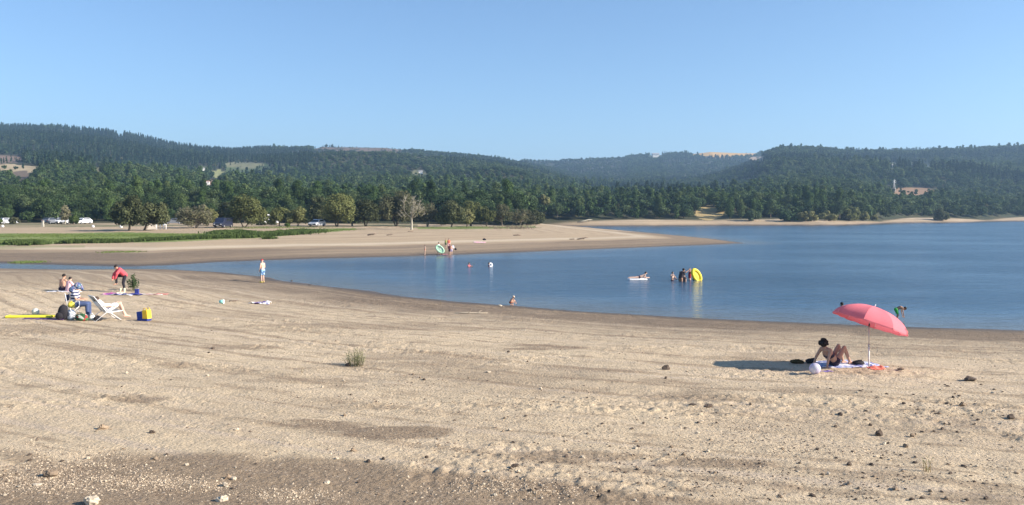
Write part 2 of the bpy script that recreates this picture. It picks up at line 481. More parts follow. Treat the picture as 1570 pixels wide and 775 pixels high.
def scaled(sx, sy, sz=1, v=None):
    n = nt.nodes.new('ShaderNodeVectorMath'); n.operation = 'MULTIPLY'; L(v or pos, n.inputs[0]); n.inputs[1].default_value = (sx, sy, sz); return n.outputs[0]
cx = nt.nodes.new('ShaderNodeSeparateXYZ'); L(pos, cx.inputs[0])
cmb = nt.nodes.new('ShaderNodeCombineXYZ'); L(cx.outputs['X'], cmb.inputs['X']); L(attr('shore').outputs['Fac'], cmb.inputs['Y'])
trk = noise(1.0, 3, scaled(0.035, 2.3, 0, cmb.outputs[0]))
broad = noise(1.0, 5, scaled(0.10, 0.24), .6)
medium = noise(1.6, 6, scaled(.7, 1.0), .65)
fine = noise(14.0, 6, pos, .75)
grit = nt.nodes.new('ShaderNodeTexVoronoi'); grit.inputs['Scale'].default_value = 16; L(pos, grit.inputs['Vector'])
grit2 = nt.nodes.new('ShaderNodeTexVoronoi'); grit2.inputs['Scale'].default_value = 42; L(pos, grit2.inputs['Vector'])
sepg = nt.nodes.new('ShaderNodeSeparateColor'); L(grit.outputs['Color'], sepg.inputs[0])
sepg2 = nt.nodes.new('ShaderNodeSeparateColor'); L(grit2.outputs['Color'], sepg2.inputs[0])
SAND = (0.625, 0.498, 0.332); BROWN = (0.285, 0.208, 0.138)
base = mixc(mapr(broad, .38, .66, 0, .5), SAND, (0.49, 0.385, 0.262))
base = mixc(mapr(medium, .50, .75, 0, .45), base, (0.36, 0.27, 0.18))
base = mixc(mapr(medium, .42, .25, 0, .5), base, (0.62, 0.505, 0.355))
nearf = mapr(cx.outputs['Y'], 50, 85, 1, 0)
base = mixc(math2('MULTIPLY', mapr(math2('MULTIPLY', trk, mapr(medium, .3, .7, .85, 1.15)), .52, .64, 0, .62), nearf), base, BROWN)
base = mixc(math2('MULTIPLY', mapr(trk, .46, .34, 0, .75), nearf), base, (0.56, 0.45, 0.33))
# beyond the arm of water the spit is a smoother, warmer sand
spit = mixc(mapr(trk, .40, .62, 0, .35), (0.47, 0.36, 0.235), (0.35, 0.26, 0.165))
trk2 = noise(1.0, 4, scaled(.012, .55, 0, cmb.outputs[0]), .6)
spit = mixc(mapr(trk2, .5, .66, 0, .75), spit, (0.30, 0.22, 0.14))
spit = mixc(mapr(trk2, .45, .3, 0, .6), spit, (0.56, 0.45, 0.31))
spit = mixc(mapr(medium, .62, .74, 0, .5), spit, (0.22, 0.17, 0.11))
pl = math2('MULTIPLY', mapr(attr('shore').outputs['Fac'], 12.5, 14.5), mapr(attr('shore').outputs['Fac'], 18, 15.5))
spit = mixc(math2('MULTIPLY', pl, .6), spit, (0.62, 0.52, 0.38))
base = mixc(mapr(cx.outputs['Y'], 62, 90), base, spit)
base = mixc(attr('patch').outputs['Fac'], base, mixc(mapr(fine, .35, .65), (0.215, 0.155, 0.10), (0.29, 0.215, 0.145)))
ruta = attr('rut').outputs['Fac']
wetc = mixc(mapr(medium, .3, .7), (0.15, 0.112, 0.078), (0.225, 0.167, 0.115))
base = mixc(mapr(attr('wet').outputs['Fac'], 0.05, .9, 0, .92), base, mixc(mapr(trk, .46, .34, 0, .45), wetc, (.36, .28, .19)))
base = mixc(mapr(attr('shore').outputs['Fac'], 2.2, 0.3, 0, .8), base, (0.07, 0.055, 0.042))
gcol = mixc(mapr(noise(1.0, 4, scaled(.35, .35)), .35, .65), (0.13, 0.20, 0.045), (0.24, 0.27, 0.09))
gpatch = math2('MULTIPLY', attr('grass').outputs['Fac'], mapr(medium, .25, .42, .55, 1))
base = mixc(gpatch, base, gcol)
base = mixc(attr('scrub').outputs['Fac'], base, mixc(mapr(medium, .35, .6), (0.20, 0.17, 0.10), (0.15, 0.16, 0.07)))
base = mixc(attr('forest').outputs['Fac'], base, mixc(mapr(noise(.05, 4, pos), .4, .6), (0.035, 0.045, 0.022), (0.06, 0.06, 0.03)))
fcol = mixc(mapr(noise(.12, 5, pos, .7), .45, .68, 0, .4), attr('fieldcol').outputs['Color'], (0.10, 0.10, 0.05))
base = mixc(attr('fieldmask').outputs['Fac'], base, fcol)
base = mixc(math2('MULTIPLY', ruta, .75), base, mixc(mapr(fine, .35, .6), (.42, .33, .225), (.60, .49, .35)))
# grit: single dark and light grains and pebbles lying in the sand
base = mixc(math2('MULTIPLY', mapr(sepg.outputs[0], .90, .96, 0, .7), mapr(grit.outputs['Distance'], .35, .2)), base, (0.62, 0.53, 0.42))
base = mixc(math2('MULTIPLY', mapr(sepg2.outputs[1], .86, .92, 0, .6), mapr(grit2.outputs['Distance'], .4, .25)), base, (0.13, 0.095, 0.07))
base = mixc(mapr(fine, .3, .7, 0.0, 1.0), mixc(1.0, base, (.80, .79, .78), 'MULTIPLY'), mixc(1.0, base, (1.13, 1.13, 1.12), 'MULTIPLY'))
L(base, P.inputs['Base Color'])
P.inputs['Specular IOR Level'].default_value = .25
L(mapr(attr('shore').outputs['Fac'], 0.2, 2.0, .45, .95), P.inputs['Roughness'])
bp = nt.nodes.new('ShaderNodeBump'); bp.inputs['Strength'].default_value = 1.0; bp.inputs['Distance'].default_value = .05
hh = math2('ADD', math2('MULTIPLY', fine, 1.0), math2('MULTIPLY', grit.outputs['Distance'], -.35))
L(hh, bp.inputs['Height']); L(bp.outputs[0], P.inputs['Normal'])
gm.materials.append(m)
ground = bpy.data.objects.new('ground', gm); link(ground); tag(ground, kind='structure')

# ================================================================== WATER
wm = bpy.data.materials.new('lake_water'); wm.use_nodes = True; nt = wm.node_tree; L = nt.links.new
P = nt.nodes['Principled BSDF']
geo = nt.nodes.new('ShaderNodeNewGeometry'); pos = geo.outputs['Position']
sh = attr('shore').outputs['Fac']
wc = mixc(mapr(sh, -7, -0.3), (0.036, 0.082, 0.138), (0.10, 0.095, 0.08))
L(wc, P.inputs['Base Color'])
P.inputs['IOR'].default_value = 1.33; P.inputs['Roughness'].default_value = .17; P.inputs['Specular IOR Level'].default_value = .5
w1 = noise(1.0, 3, scaled(1.1, 2.6)); w2 = noise(1.0, 4, scaled(.28, .8)); w3 = noise(1.0, 3, scaled(4.5, 9))
calm = mapr(noise(1.0, 4, scaled(.022, .045)), .38, .62, .25, 1.0)
calm = math2('MULTIPLY', calm, mapr(sh, -14, -.5, 1.0, .28))
h = math2('ADD', math2('ADD', math2('MULTIPLY', w1, .19), math2('MULTIPLY', w2, .40)), math2('MULTIPLY', w3, .045))
bp = nt.nodes.new('ShaderNodeBump'); bp.inputs['Distance'].default_value = 1.0
L(h, bp.inputs['Height']); L(calm, bp.inputs['Strength']); L(bp.outputs[0], P.inputs['Normal'])
wu = np.arange(-1500, 3100, 12.0); wd = np.exp(np.linspace(math.log(24), math.log(900), 420))
WU, WD = np.meshgrid(wu, wd); WX = (WU - 785) / F * WD
wsd = signed_shore(WX, WD)
wz = np.zeros(WX.size)
wv = np.stack([WX.ravel(), WD.ravel(), wz], 1)
wi = np.arange(WX.size).reshape(WX.shape)
keep = (wsd.reshape(WX.shape) < 14)
kf = keep[:-1, :-1] | keep[1:, 1:]
wf = np.stack([wi[:-1, :-1], wi[:-1, 1:], wi[1:, 1:], wi[1:, :-1]], -1)[kf]
wme = fast_mesh('water', wv, wf, [wm], smooth=True)
fattr(wme, 'shore', wsd)
water = bpy.data.objects.new('water', wme); link(water); tag(water, kind='structure')

# ================================================================== FOREST SLOPES
def foliage_mat(name, c1, c2, c3, transl=.25, sc=.012):
    m = bpy.data.materials.new(name); m.use_nodes = True; nt = m.node_tree; L = nt.links.new
    P = nt.nodes['Principled BSDF']; P.inputs['Roughness'].default_value = .75; P.inputs['Specular IOR Level'].default_value = .15
    oi = nt.nodes.new('ShaderNodeObjectInfo')
    n = nt.nodes.new('ShaderNodeTexNoise'); n.inputs['Scale'].default_value = sc; n.inputs['Detail'].default_value = 4; L(oi.outputs['Location'], n.inputs['Vector'])
    def mr(v, a, b, c, d):
        q = nt.nodes.new('ShaderNodeMapRange'); L(v, q.inputs['Value'])
        for k, x in zip(('From Min', 'From Max', 'To Min', 'To Max'), (a, b, c, d)): q.inputs[k].default_value = x
        return q.outputs[0]
    def mx(f, a, b):
        q = nt.nodes.new('ShaderNodeMixRGB'); L(f, q.inputs[0])
        for i, x in ((1, a), (2, b)):
            if isinstance(x, tuple): q.inputs[i].default_value = (*x, 1)
            else: L(x, q.inputs[i])
        return q.outputs[0]
    c = mx(mr(n.outputs['Fac'], .38, .62, 0, 1), c1, c2)
    c = mx(mr(oi.outputs['Random'], .55, 1, 0, 1), c, c3)
    g = nt.nodes.new('ShaderNodeNewGeometry')
    hs = nt.nodes.new('ShaderNodeHueSaturation'); L(c, hs.inputs['Color']); mm = nt.nodes.new('ShaderNodeMath'); mm.operation = 'MULTIPLY'; L(mr(g.outputs['Random Per Island'], 0, 1, .65, 1.6), mm.inputs[0]); L(mr(oi.outputs['Random'], 0, .55, .75, 1.35), mm.inputs[1]); L(mm.outputs[0], hs.inputs['Value'])
    L(hs.outputs[0], P.inputs['Base Color'])
    t = nt.nodes.new('ShaderNodeBsdfTranslucent'); L(hs.outputs[0], t.inputs['Color'])
    ms = nt.nodes.new('ShaderNodeMixShader'); ms.inputs[0].default_value = transl
    L(P.outputs[0], ms.inputs[1]); L(t.outputs[0], ms.inputs[2]); L(ms.outputs[0], nt.nodes['Material Output'].inputs['Surface'])
    return m
FM = {'oak': foliage_mat('oak_leaves', (.028, .054, .021), (.050, .078, .026), (.068, .090, .038)),
      'pine': foliage_mat('pine_needles', (.020, .042, .022), (.032, .056, .028), (.042, .062, .034), .12),
      'tall': foliage_mat('poplar_leaves', (.038, .068, .022), (.058, .095, .026), (.075, .10, .036)),
      'bush': foliage_mat('bush_leaves', (.045, .06, .024), (.07, .08, .032), (.085, .085, .042))}
BARK = mat('bark', (.12, .095, .07), .9, .3, 6, bump=.5)

def leaf_quads(rng, centres, radii, n, size, zflat=1.0, up=.35):
    """n leaf clumps (one quad each) spread over shells round the given centres"""
    k = rng.integers(0, len(centres), n)
    d = rng.normal(size=(n, 3)); d /= np.linalg.norm(d, axis=1)[:, None]
    r = radii[k] * (rng.random(n) ** .35)
    c = centres[k] + d * r[:, None] * np.array([1, 1, zflat])
    nrm = d + rng.normal(size=(n, 3)) * .55 + np.array([0, 0, up]); nrm /= np.linalg.norm(nrm, axis=1)[:, None]
    a = np.cross(nrm, rng.normal(size=(n, 3))); a /= np.linalg.norm(a, axis=1)[:, None]
    b = np.cross(nrm, a)
    s = size * (.6 + .8 * rng.random(n))[:, None]
    b = b * (.55 + .4 * rng.random(n))[:, None]
    v = np.stack([c - a * s - b * s * .4, c + a * .15 * s - b * s, c + a * s + b * s * .3, c - a * .1 * s + b * s], 1)
    return v.reshape(-1, 3)

def crown_mesh(name, kind, seed, n, size, m, Hh=10.0, W=8.0):
    rng = np.random.default_rng(seed)
    if kind == 'oak':
        k = 20; t = rng.random(k) * 2 * np.pi; rr = np.sqrt(rng.random(k)) * W * .34; z = Hh * (.24 + .62 * rng.random(k) * (1 - (rr / (W * .46)) ** 2))
        C = np.stack([rr * np.cos(t), rr * np.sin(t), z], 1); R = W * (.15 + .10 * rng.random(k)); zf = .85
    elif kind == 'pine':
        k = 20; f = np.linspace(.16, .97, k); rr = W * .26 * (1.05 - f) * rng.random(k); t = rng.random(k) * 6.3
        C = np.stack([rr * np.cos(t), rr * np.sin(t), f * Hh], 1); R = W * .30 * (1.08 - f) ** .8 * (.7 + .5 * rng.random(k)); zf = .55
    elif kind == 'tall':
        k = 22; f = np.linspace(.12, .93, k); rr = W * .24 * rng.random(k); t = rng.random(k) * 6.3
        C = np.stack([rr * np.cos(t), rr * np.sin(t), f * Hh], 1); R = W * .27 * np.sin(np.clip(f, .04, .97) * np.pi) ** .5 * (.75 + .5 * rng.random(k)); zf = 1.1
    else:
        k = 12; t = rng.random(k) * 6.3; rr = np.sqrt(rng.random(k)) * W * .36; z = Hh * (.12 + .55 * rng.random(k) * (1 - (rr / (W * .55)) ** 2))
        C = np.stack([rr * np.cos(t), rr * np.sin(t), z], 1); R = W * (.13 + .08 * rng.random(k)); zf = .75
    v = leaf_quads(rng, C, R, n, size, zf)
    v[:, 2] = np.maximum(v[:, 2], .02)
    return fast_mesh(name, v, np.arange(len(v)).reshape(-1, 4), [m]), C

def limbs(mb, C, seed, Hh, r, split=.3, mat_i=0, lean=0.0):
    rnd = random.Random(seed)
    top = Vector((lean * Hh * .3, 0, Hh * .72))
    fork = Vector((lean * Hh * .1, rnd.uniform(-.1, .1), Hh * split))
    mb.tube([(0, 0, -.3), (0, 0, .05), fork * .5 + Vector((rnd.uniform(-.1, .1), 0, 0)), fork, (fork + top) / 2 + Vector((rnd.uniform(-.3, .3), rnd.uniform(-.3, .3), 0)), top],
            [r * 1.4, r * 1.25, r, r * .8, r * .45, r * .12], 7, mat_i)
    for c in C[:12]:
        c = Vector(c); s = fork + Vector((0, 0, rnd.uniform(-.05, .25) * Hh * .5))
        if c.z < s.z: continue
        midp = (s * .55 + c * .45) + Vector((0, 0, -.06 * Hh))
        mb.tube([s, midp, c], [r * .42, r * .28, r * .07], 5, mat_i)
    return mb

# near versions (individual trees) and light versions (the far wood)
KINDS = ['oak', 'oak', 'pine', 'tall', 'bush']
DIM = [(8, 7.5), (7.5, 8.8), (9.5, 5.0), (9.5, 5.6), (2.8, 4.4)]
near_crown = []; near_trunk = []; src = bpy.data.collections.new('wood_sources')
for i, (k, (h_, w_)) in enumerate(zip(KINDS, DIM)):
    cm, C = crown_mesh(k + '_crown', k, 100 + i, 5200 if k != 'bush' else 2200, .175 if k != 'bush' else .13, FM[k], h_, w_)
    near_crown.append(cm)
    mb = MB(); limbs(mb, C, i, h_, .2 if k != 'bush' else .08, .25 if k != 'pine' else .5)
    to = mb.build(k + '_trunk', BARK); COL.objects.unlink(to); near_trunk.append(to.data)
    fm, C = crown_mesh(k + '_light', k, 200 + i, 620 if k != 'bush' else 300, .44 if k != 'bush' else .32, FM[k], h_, w_)
    fo = bpy.data.objects.new('source_%d' % i, fm); src.objects.link(fo)

rng = np.random.default_rng(7)
pts = []
for (a, b, s) in ((195, 480, 4.7), (480, 620, 5.6), (620, 1250, 6.6), (1250, 2750, 8.6)):
    xs = np.arange(-1.1 * b, 1.1 * b, s); ys = np.arange(a, b, s)
    X, Y = np.meshgrid(xs, ys); X = X + rng.uniform(-.45, .45, X.shape) * s; Y = Y + rng.uniform(-.45, .45, Y.shape) * s
    pts.append(np.stack([X.ravel(), Y.ravel()], 1))
pts = np.concatenate(pts)
u = pts[:, 0] / pts[:, 1] * F + 785
D0 = np.interp(u, [-500, 0, 800, 830, 1000, 1300, 1345, 1400, 1520, 1570, 2600], [215, 215, 222, 300, 318, 336, 370, 404, 445, 470, 540])
k = (u > -260) & (u < 1850) & (pts[:, 1] > D0 + 1 + 2 * rng.random(len(u)))
pts = pts[k]; u = u[k]; D0 = D0[k]
sdp = np.where(pts[:, 1] < 700, 0, 99.0); kk = pts[:, 1] < 700
sdp[kk] = signed_shore(pts[kk, 0], pts[kk, 1])
k = sdp > 3.5
pts = pts[k]; u = u[k]; D0 = D0[k]
z = terrain(pts[:, 0], pts[:, 1], np.full(len(pts), 60.0), False)
v = HZ + (CAMZ - z) * F / pts[:, 1]
n = len(pts)
patchn = fbm(pts[:, 0] / 110, pts[:, 1] / 160, 90, 4)
r = rng.random(n)
kind = np.where(r < .5, 0, np.where(r < .82, 1, np.where(r < .9, 3, 4)))
pinez = ((v < 262) & (u + patchn * 260 < 470) & (patchn > -.35)) | (patchn > .28)
kind = np.where(pinez & (r < .93) & (pts[:, 1] > 560), 2, kind)
tallz = (u > 840) & (u < 1340) & (pts[:, 1] < 560)
kind = np.where(tallz & (r > .5) & (r < .62), 3, kind)
heath = ((u > 480) & (u < 960) & (v < 282)) | ((u > 1020) & (u < 1170) & (v < 285) & (v > 245))
kind = np.where(heath & (patchn < .1) & (r > .25), np.where(r > .6, 4, 0), kind)
scl = rng.uniform(.72, 1.2, n) * (1 + .4 * np.clip(patchn, -1, 1))
scl = np.where(heath, scl * .72, scl); scl = np.where(kind == 2, scl * (1 - .22 * sstep(700, 1200, pts[:, 1])), scl)
scl = np.where(kind == 4, scl * 1.5, scl)
scl = np.where(tallz, scl * .95, scl); scl = scl * (.76 + .24 * sstep(380, 600, pts[:, 1]))
front = pts[:, 1] - D0 < 9
scl = np.where(front & (u < 800), scl * .8, scl)
keep = np.ones(n, bool)
for (x0, x1, y0, y1, c, dens) in CLEAR:
    hp = 8.5 * F / pts[:, 1]
    inn = (((u - (x0 + x1) / 2) / ((x1 - x0) / 2 + 2)) ** 2 + ((v - (y0 + y1 + hp * .5) / 2) / ((y1 - y0 + hp * .5) / 2 + 1)) ** 2 + patchn * .6 < 1.05)
    keep &= ~(inn & (rng.random(n) > dens))
    scl = np.where(inn, scl * .45, scl)
# clefts and paths in the wood
keep &= ~((np.abs(fbm(pts[:, 0] / 240, pts[:, 1] / 300, 95, 3)) < .012) & (pts[:, 1] > 600))
keep &= ~((u > 181) & (u < 187) & (v < 212))
H = np.array([d[0] for d in DIM])[kind] * scl; Wd = np.array([d[1] for d in DIM])[kind] * scl
pts, u, v, z, kind, scl, H, Wd, patchn, D0t = (a[keep] for a in (pts, u, v, z, kind, scl, H, Wd, patchn, D0))
# visible individuals: walk outwards, keep each tree whose top shows above what stands before it
order = np.argsort(pts[:, 1]); lowest = np.full(1570, 999.0); cand = []
for i in order:
    if pts[i, 1] > 900: break
    y = pts[i, 1]; t = HZ + (CAMZ - z[i] - H[i]) * F / y; hw = Wd[i] / 2 * F / y
    a, b = int(max(0, u[i] - hw)), int(min(1569, u[i] + hw))
    if b - a < 2: continue
    vis = (lowest[a:b] > t + 2).mean() if b > a else 0
    if vis > .45: cand.append((H[i] / y * vis, i))
    c0, c1 = a + (b - a) // 5, b - (b - a) // 5
    lowest[c0:c1] = np.minimum(lowest[c0:c1], t + 2)
cand.sort(reverse=True)
tree_ids = [i for _, i in cand[:285]]
chosen = np.zeros(len(pts), bool); chosen[tree_ids] = True
NAMES = ['oak_tree', 'oak_tree', 'pine_tree', 'poplar_tree', 'wild_bush']
KL = {'oak_tree': 'round green oak', 'pine_tree': 'narrow dark pine', 'poplar_tree': 'slim light green tree', 'wild_bush': 'low olive bush'}
SPOT = [(70, 'at the far left end of the wood'), (140, 'in the wood behind the parked white cars'), (215, 'in the wood behind the lone dark tree'), (262, 'in the wood behind the white posts'),
        (330, 'in the wood behind the grey willow'), (405, 'in the wood behind the dark van'), (475, 'in the wood behind the white camper'), (545, 'in the wood behind the silver car'),
        (600, 'in the wood behind the small round oak'), (660, 'in the wood behind the dead pale tree'), (730, 'in the wood behind the children on the spit'), (815, 'in the wood where the spit meets the shore'),
        (900, 'on the far bank above the little boat'), (985, 'on the far bank above the sand spit'), (1065, 'on the far bank left of the golden clearing'), (1130, 'on the far bank right of the golden clearing'),
        (1225, 'on the far bank before the round bushes'), (1335, 'on the far bank behind the round bushes'), (1450, 'on the far bank below the pylon'), (1600, 'at the far right end of the bank')]
ORD = ['leftmost', 'second from left', 'third from left', 'fourth from left', 'fifth from left', 'sixth from left', 'seventh from left', 'eighth from left', 'ninth from left', 'tenth from left'] + ['%dth from left' % q for q in range(11, 60)]
_g = {}
for i in sorted(tree_ids, key=lambda q: u[q]):
    _g.setdefault((NAMES[int(kind[i])], next(t for x, t in SPOT if u[i] <= x)), []).append(i)
TLAB = {}
for (nm, w), ids in _g.items():
    for q, i in enumerate(ids):
        TLAB[i] = KL[nm] + ((', ' + ORD[q] + ',') if len(ids) > 1 else '') + ' ' + w
CATS = {'oak_tree': 'tree', 'pine_tree': 'tree', 'poplar_tree': 'tree', 'wild_bush': 'bush'}
GRP = {'oak_tree': 'round trees at the edge of the wood', 'pine_tree': 'pines at the edge of the wood', 'poplar_tree': 'tall trees at the edge of the wood', 'wild_bush': 'bushes at the edge of the wood'}
for i in tree_ids:
    kd = int(kind[i]); nm = NAMES[kd]
    e = empty(nm, (pts[i, 0], pts[i, 1], z[i] - .1), rng.uniform(0, 6.28), 1.0)
    s = float(scl[i]); e.scale = (s * rng.uniform(.92, 1.08), s * rng.uniform(.92, 1.08), s * rng.uniform(.92, 1.1))
    tag(e, TLAB[i], CATS[nm], GRP[nm])
    c = bpy.data.objects.new('crown' if kd != 4 else 'foliage', near_crown[kd]); link(c, e)
    t = bpy.data.objects.new('trunk' if kd != 4 else 'stem', near_trunk[kd]); link(t, e)
rest = ~chosen
fp = np.stack([pts[rest, 0], pts[rest, 1], z[rest] - .15], 1)
wme = bpy.data.meshes.new('wood'); wme.vertices.add(len(fp)); wme.vertices.foreach_set('co', fp.astype(np.float32).ravel()); wme.update()
fattr(wme, 'size', scl[rest]); fattr(wme, 'turn', rng.uniform(0, 6.28, rest.sum()))
a = wme.attributes.new('kindof', 'INT', 'POINT'); a.data.foreach_set('value', kind[rest].astype(np.int32))
wood = bpy.data.objects.new('woodland', wme); link(wood)
tag(wood, 'dense dark green wood of oaks and pines covering the hills behind the lake', 'woodland', kind='stuff')
ng = bpy.data.node_groups.new('scatter', 'GeometryNodeTree')
ng.interface.new_socket('Geometry', in_out='INPUT', socket_type='NodeSocketGeometry')
ng.interface.new_socket('Geometry', in_out='OUTPUT', socket_type='NodeSocketGeometry')
gi = ng.nodes.new('NodeGroupInput'); go = ng.nodes.new('NodeGroupOutput'); GL = ng.links.new
ip = ng.nodes.new('GeometryNodeInstanceOnPoints'); ci = ng.nodes.new('GeometryNodeCollectionInfo')
ci.inputs['Collection'].default_value = src; ci.inputs['Separate Children'].default_value = True; ci.inputs['Reset Children'].default_value = True
def nattr(name, dt):
    q = ng.nodes.new('GeometryNodeInputNamedAttribute'); q.data_type = dt; q.inputs['Name'].default_value = name; return q.outputs[0]
m2p = ng.nodes.new('GeometryNodeMeshToPoints'); GL(gi.outputs[0], m2p.inputs[0])
GL(m2p.outputs[0], ip.inputs['Points']); GL(ci.outputs[0], ip.inputs['Instance']); ip.inputs['Pick Instance'].default_value = True
GL(nattr('kindof', 'INT'), ip.inputs['Instance Index']); GL(nattr('size', 'FLOAT'), ip.inputs['Scale'])
cv = ng.nodes.new('ShaderNodeCombineXYZ'); GL(nattr('turn', 'FLOAT'), cv.inputs[2]); GL(cv.outputs[0], ip.inputs['Rotation'])
GL(ip.outputs[0], go.inputs[0])
md = wood.modifiers.new('scatter', 'NODES'); md.node_group = ng
print('wood points', len(fp), 'single trees', len(tree_ids))

# ================================================================== HAZE
hz = MB().box((0, 2150, 146), (12600, 4720, 304)).build('haze', [])
tag(hz, 'pale blue summer haze over the lake and hills', 'haze', kind='stuff')
hm = bpy.data.materials.new('haze_air'); hm.use_nodes = True; nt = hm.node_tree
nt.nodes.remove(nt.nodes['Principled BSDF'])
pv = nt.nodes.new('ShaderNodeVolumePrincipled'); pv.inputs['Color'].default_value = (.45, .70, 1, 1); pv.inputs['Density'].default_value = .00025; pv.inputs['Anisotropy'].default_value = .3
nt.links.new(pv.outputs[0], nt.nodes['Material Output'].inputs['Volume'])
hz.data.materials.append(hm)
# ================================================================== SINGLE TREES ON THE SPIT
FM['willow'] = foliage_mat('willow_leaves', (.125, .13, .05), (.14, .14, .055), (.155, .15, .065), .3, .3)
FM['dark'] = foliage_mat('dark_oak_leaves', (.05, .058, .026), (.058, .066, .028), (.066, .072, .032), .15, .3)
FM['olive'] = foliage_mat('olive_leaves', (.092, .102, .036), (.10, .11, .038), (.11, .118, .042), .25, .3)
FM['dry'] = foliage_mat('dry_leaves', (.115, .115, .062), (.13, .125, .068), (.15, .14, .08), .25, .3)
FM['brown'] = foliage_mat('brown_leaves', (.07, .072, .036), (.08, .078, .040), (.09, .085, .046), .2, .3)
FM['fresh'] = foliage_mat('fresh_leaves', (.08, .12, .03), (.10, .14, .036), (.11, .15, .04), .3, .3)
PALE = mat('pale_dead_wood', (.36, .33, .26), .85, .2, 5)
TWIG = mat('grey_twigs', (.24, .20, .15), .9, .2, 5)
def twigs(rng, mb, C, base, n, r=.03, m=0, ln=.9):
    """bare twigs bristling out of the crown"""
    rnd = random.Random(int(rng.integers(1e6)))
    for _ in range(n):
        c = Vector(C[rnd.randrange(len(C))])
        d = (c - base).normalized() + Vector((rnd.uniform(-.9, .9), rnd.uniform(-.9, .9), rnd.uniform(-.3, .9)))
        d = d.normalized() * ln * rnd.uniform(.5, 1.3)
        mb.tube([c - d * .3, c + d * .35 + Vector((0, 0, .05)), c + d], [r, r * .6, r * .2], 4, m)
def lone_tree(name, label, px, py, Wpx, toppx, leaf, seed, n=5200, size=.15, stems=1, bark=None, shape='round', group=None, twig=0, low=.22, cat='tree', off=0.0, shade=1.0, parts=('crown', 'trunk')):
    p = at(px, py); sc = F / p.y
    Hh = (py - toppx) / sc * 1.04; W = Wpx / sc * 1.12; n = int(n * 1.5); size *= 1.05; low *= .8
    rng = np.random.default_rng(seed)
    k = 30
    t = rng.random(k) * 6.283; rr = np.sqrt(rng.random(k)); 
    z = low + (1 - low) * (.12 + .76 * rng.random(k) * np.sqrt(1 - (rr * .9) ** 2))
    C = np.stack([rr * np.cos(t) * W * .36 + off * W, rr * np.sin(t) * W * .36, z * Hh], 1)
    Rr = np.minimum(W, Hh * 1.1) * (.15 + .09 * rng.random(k))
    v = leaf_quads(rng, C, Rr, n, size, .85)
    v[:, 2] = np.maximum(v[:, 2], .05)
    e = empty(name, p, 0)
    tag(e, label, cat, group)
    me = fast_mesh(parts[0], v, np.arange(len(v)).reshape(-1, 4), [FM[leaf]])
    link(bpy.data.objects.new(parts[0], me), e)
    mb = MB(); rnd = random.Random(seed)
    r = max(.09, Hh * .028)
    for s_ in range(stems):
        a = rnd.random() * 6.28; sp = 0 if stems == 1 else .12 * W * rnd.uniform(.5, 1.1)
        b = Vector((math.cos(a) * sp * .25, math.sin(a) * sp * .25, 0))
        f = Vector((math.cos(a) * sp + off * W * .3, math.sin(a) * sp, Hh * (low + .06)))
        tp = Vector((math.cos(a) * sp * 2.2 + off * W, math.sin(a) * sp * 2.2, Hh * .7))
        rs = r / (stems ** .5)
        mb.tube([b - Vector((0, 0, .3)), b, (b + f) / 2 + Vector((rnd.uniform(-.1, .1), 0, 0)), f, (f + tp) / 2, tp], [rs * 1.5, rs * 1.3, rs, rs * .85, rs * .5, rs * .15], 8)
        for c in C[s_::stems][:9]:
            c = Vector(c)
            mb.tube([f, f * .5 + c * .5 + Vector((0, 0, -.04 * Hh)), c], [rs * .5, rs * .32, rs * .08], 5)
    if twig: twigs(rng, mb, C, Vector((0, 0, Hh * low)), twig)
    mb.build(parts[1], bark or BARK, e)
    return e
T = lone_tree
T('oak_tree', 'dark round tree with thick trunk casting a shadow at the far left of the spit', 198, 354.5, 50, 303, 'dark', 1, 6500, low=.24)
T('oak_tree', 'dark tree with slanted thin trunk just right of the thick-trunked dark one', 221, 353.5, 46, 306, 'dark', 2, 5200, low=.3, off=.28)
T('willow_tree', 'spreading grey willow with many bare twigs right of the white posts', 299, 350, 60, 314, 'dry', 3, 2800, .13, stems=6, bark=TWIG, twig=260, low=.15)
T('willow_tree', 'olive yellow willow just behind the grey twiggy one', 320, 346, 26, 316, 'willow', 4, 3600, low=.15)
T('oak_tree', 'big round olive tree with dark left side beside the dark van', 375, 348.6, 66, 298, 'olive', 5, 9000, stems=3, low=.18)
T('oak_tree', 'dark shaded tree standing behind the dark van', 350, 345.5, 34, 303, 'dark', 25, 5200, low=.1)
T('willow_tree', 'small round willow right of the white camper', 428, 347.3, 30, 318, 'olive', 6, 3800, low=.22, stems=2)
T('willow_tree', 'small light willow left of the silver car', 456, 347.5, 36, 318, 'willow', 7, 4200, low=.22, stems=3)
T('oak_tree', 'dark tall tree directly behind the silver car', 486, 346, 30, 300, 'dark', 8, 5600, low=.16)
T('oak_tree', 'largest round olive tree right of the silver car', 517, 347.8, 50, 293, 'olive', 9, 9000, stems=3, low=.22)
T('oak_tree', 'round dark green tree between the largest tree and the wide brown one', 561, 347.5, 44, 305, 'dark', 10, 6200, stems=3, low=.24)
T('willow_tree', 'small brownish willow between the two round oaks', 540, 346.5, 22, 312, 'brown', 11, 3000, stems=3, bark=TWIG, twig=60, low=.25)
T('willow_tree', 'wide brown green tree behind the dead pale trunk', 608, 347.3, 60, 291, 'brown', 12, 8600, stems=5, low=.2, twig=120)
e = T('dead_tree', 'pale dead tree with bare bleached trunk standing on the sand edge', 631, 352.5, 44, 300, 'dry', 13, 170, .12, stems=1, bark=PALE, twig=260, low=.35)
T('willow_tree', 'pale twiggy willow right of the dead tree', 655, 347.6, 34, 310, 'dry', 14, 2000, .12, stems=3, bark=TWIG, twig=150, low=.25)
T('oak_tree', 'dark green tree with leaning trunks above the children on the spit', 691, 348.3, 46, 306, 'dark', 15, 6800, stems=3, low=.2)
T('oak_tree', 'light green round tree behind the yellowish small one', 722, 347, 36, 303, 'olive', 16, 5600, low=.24)
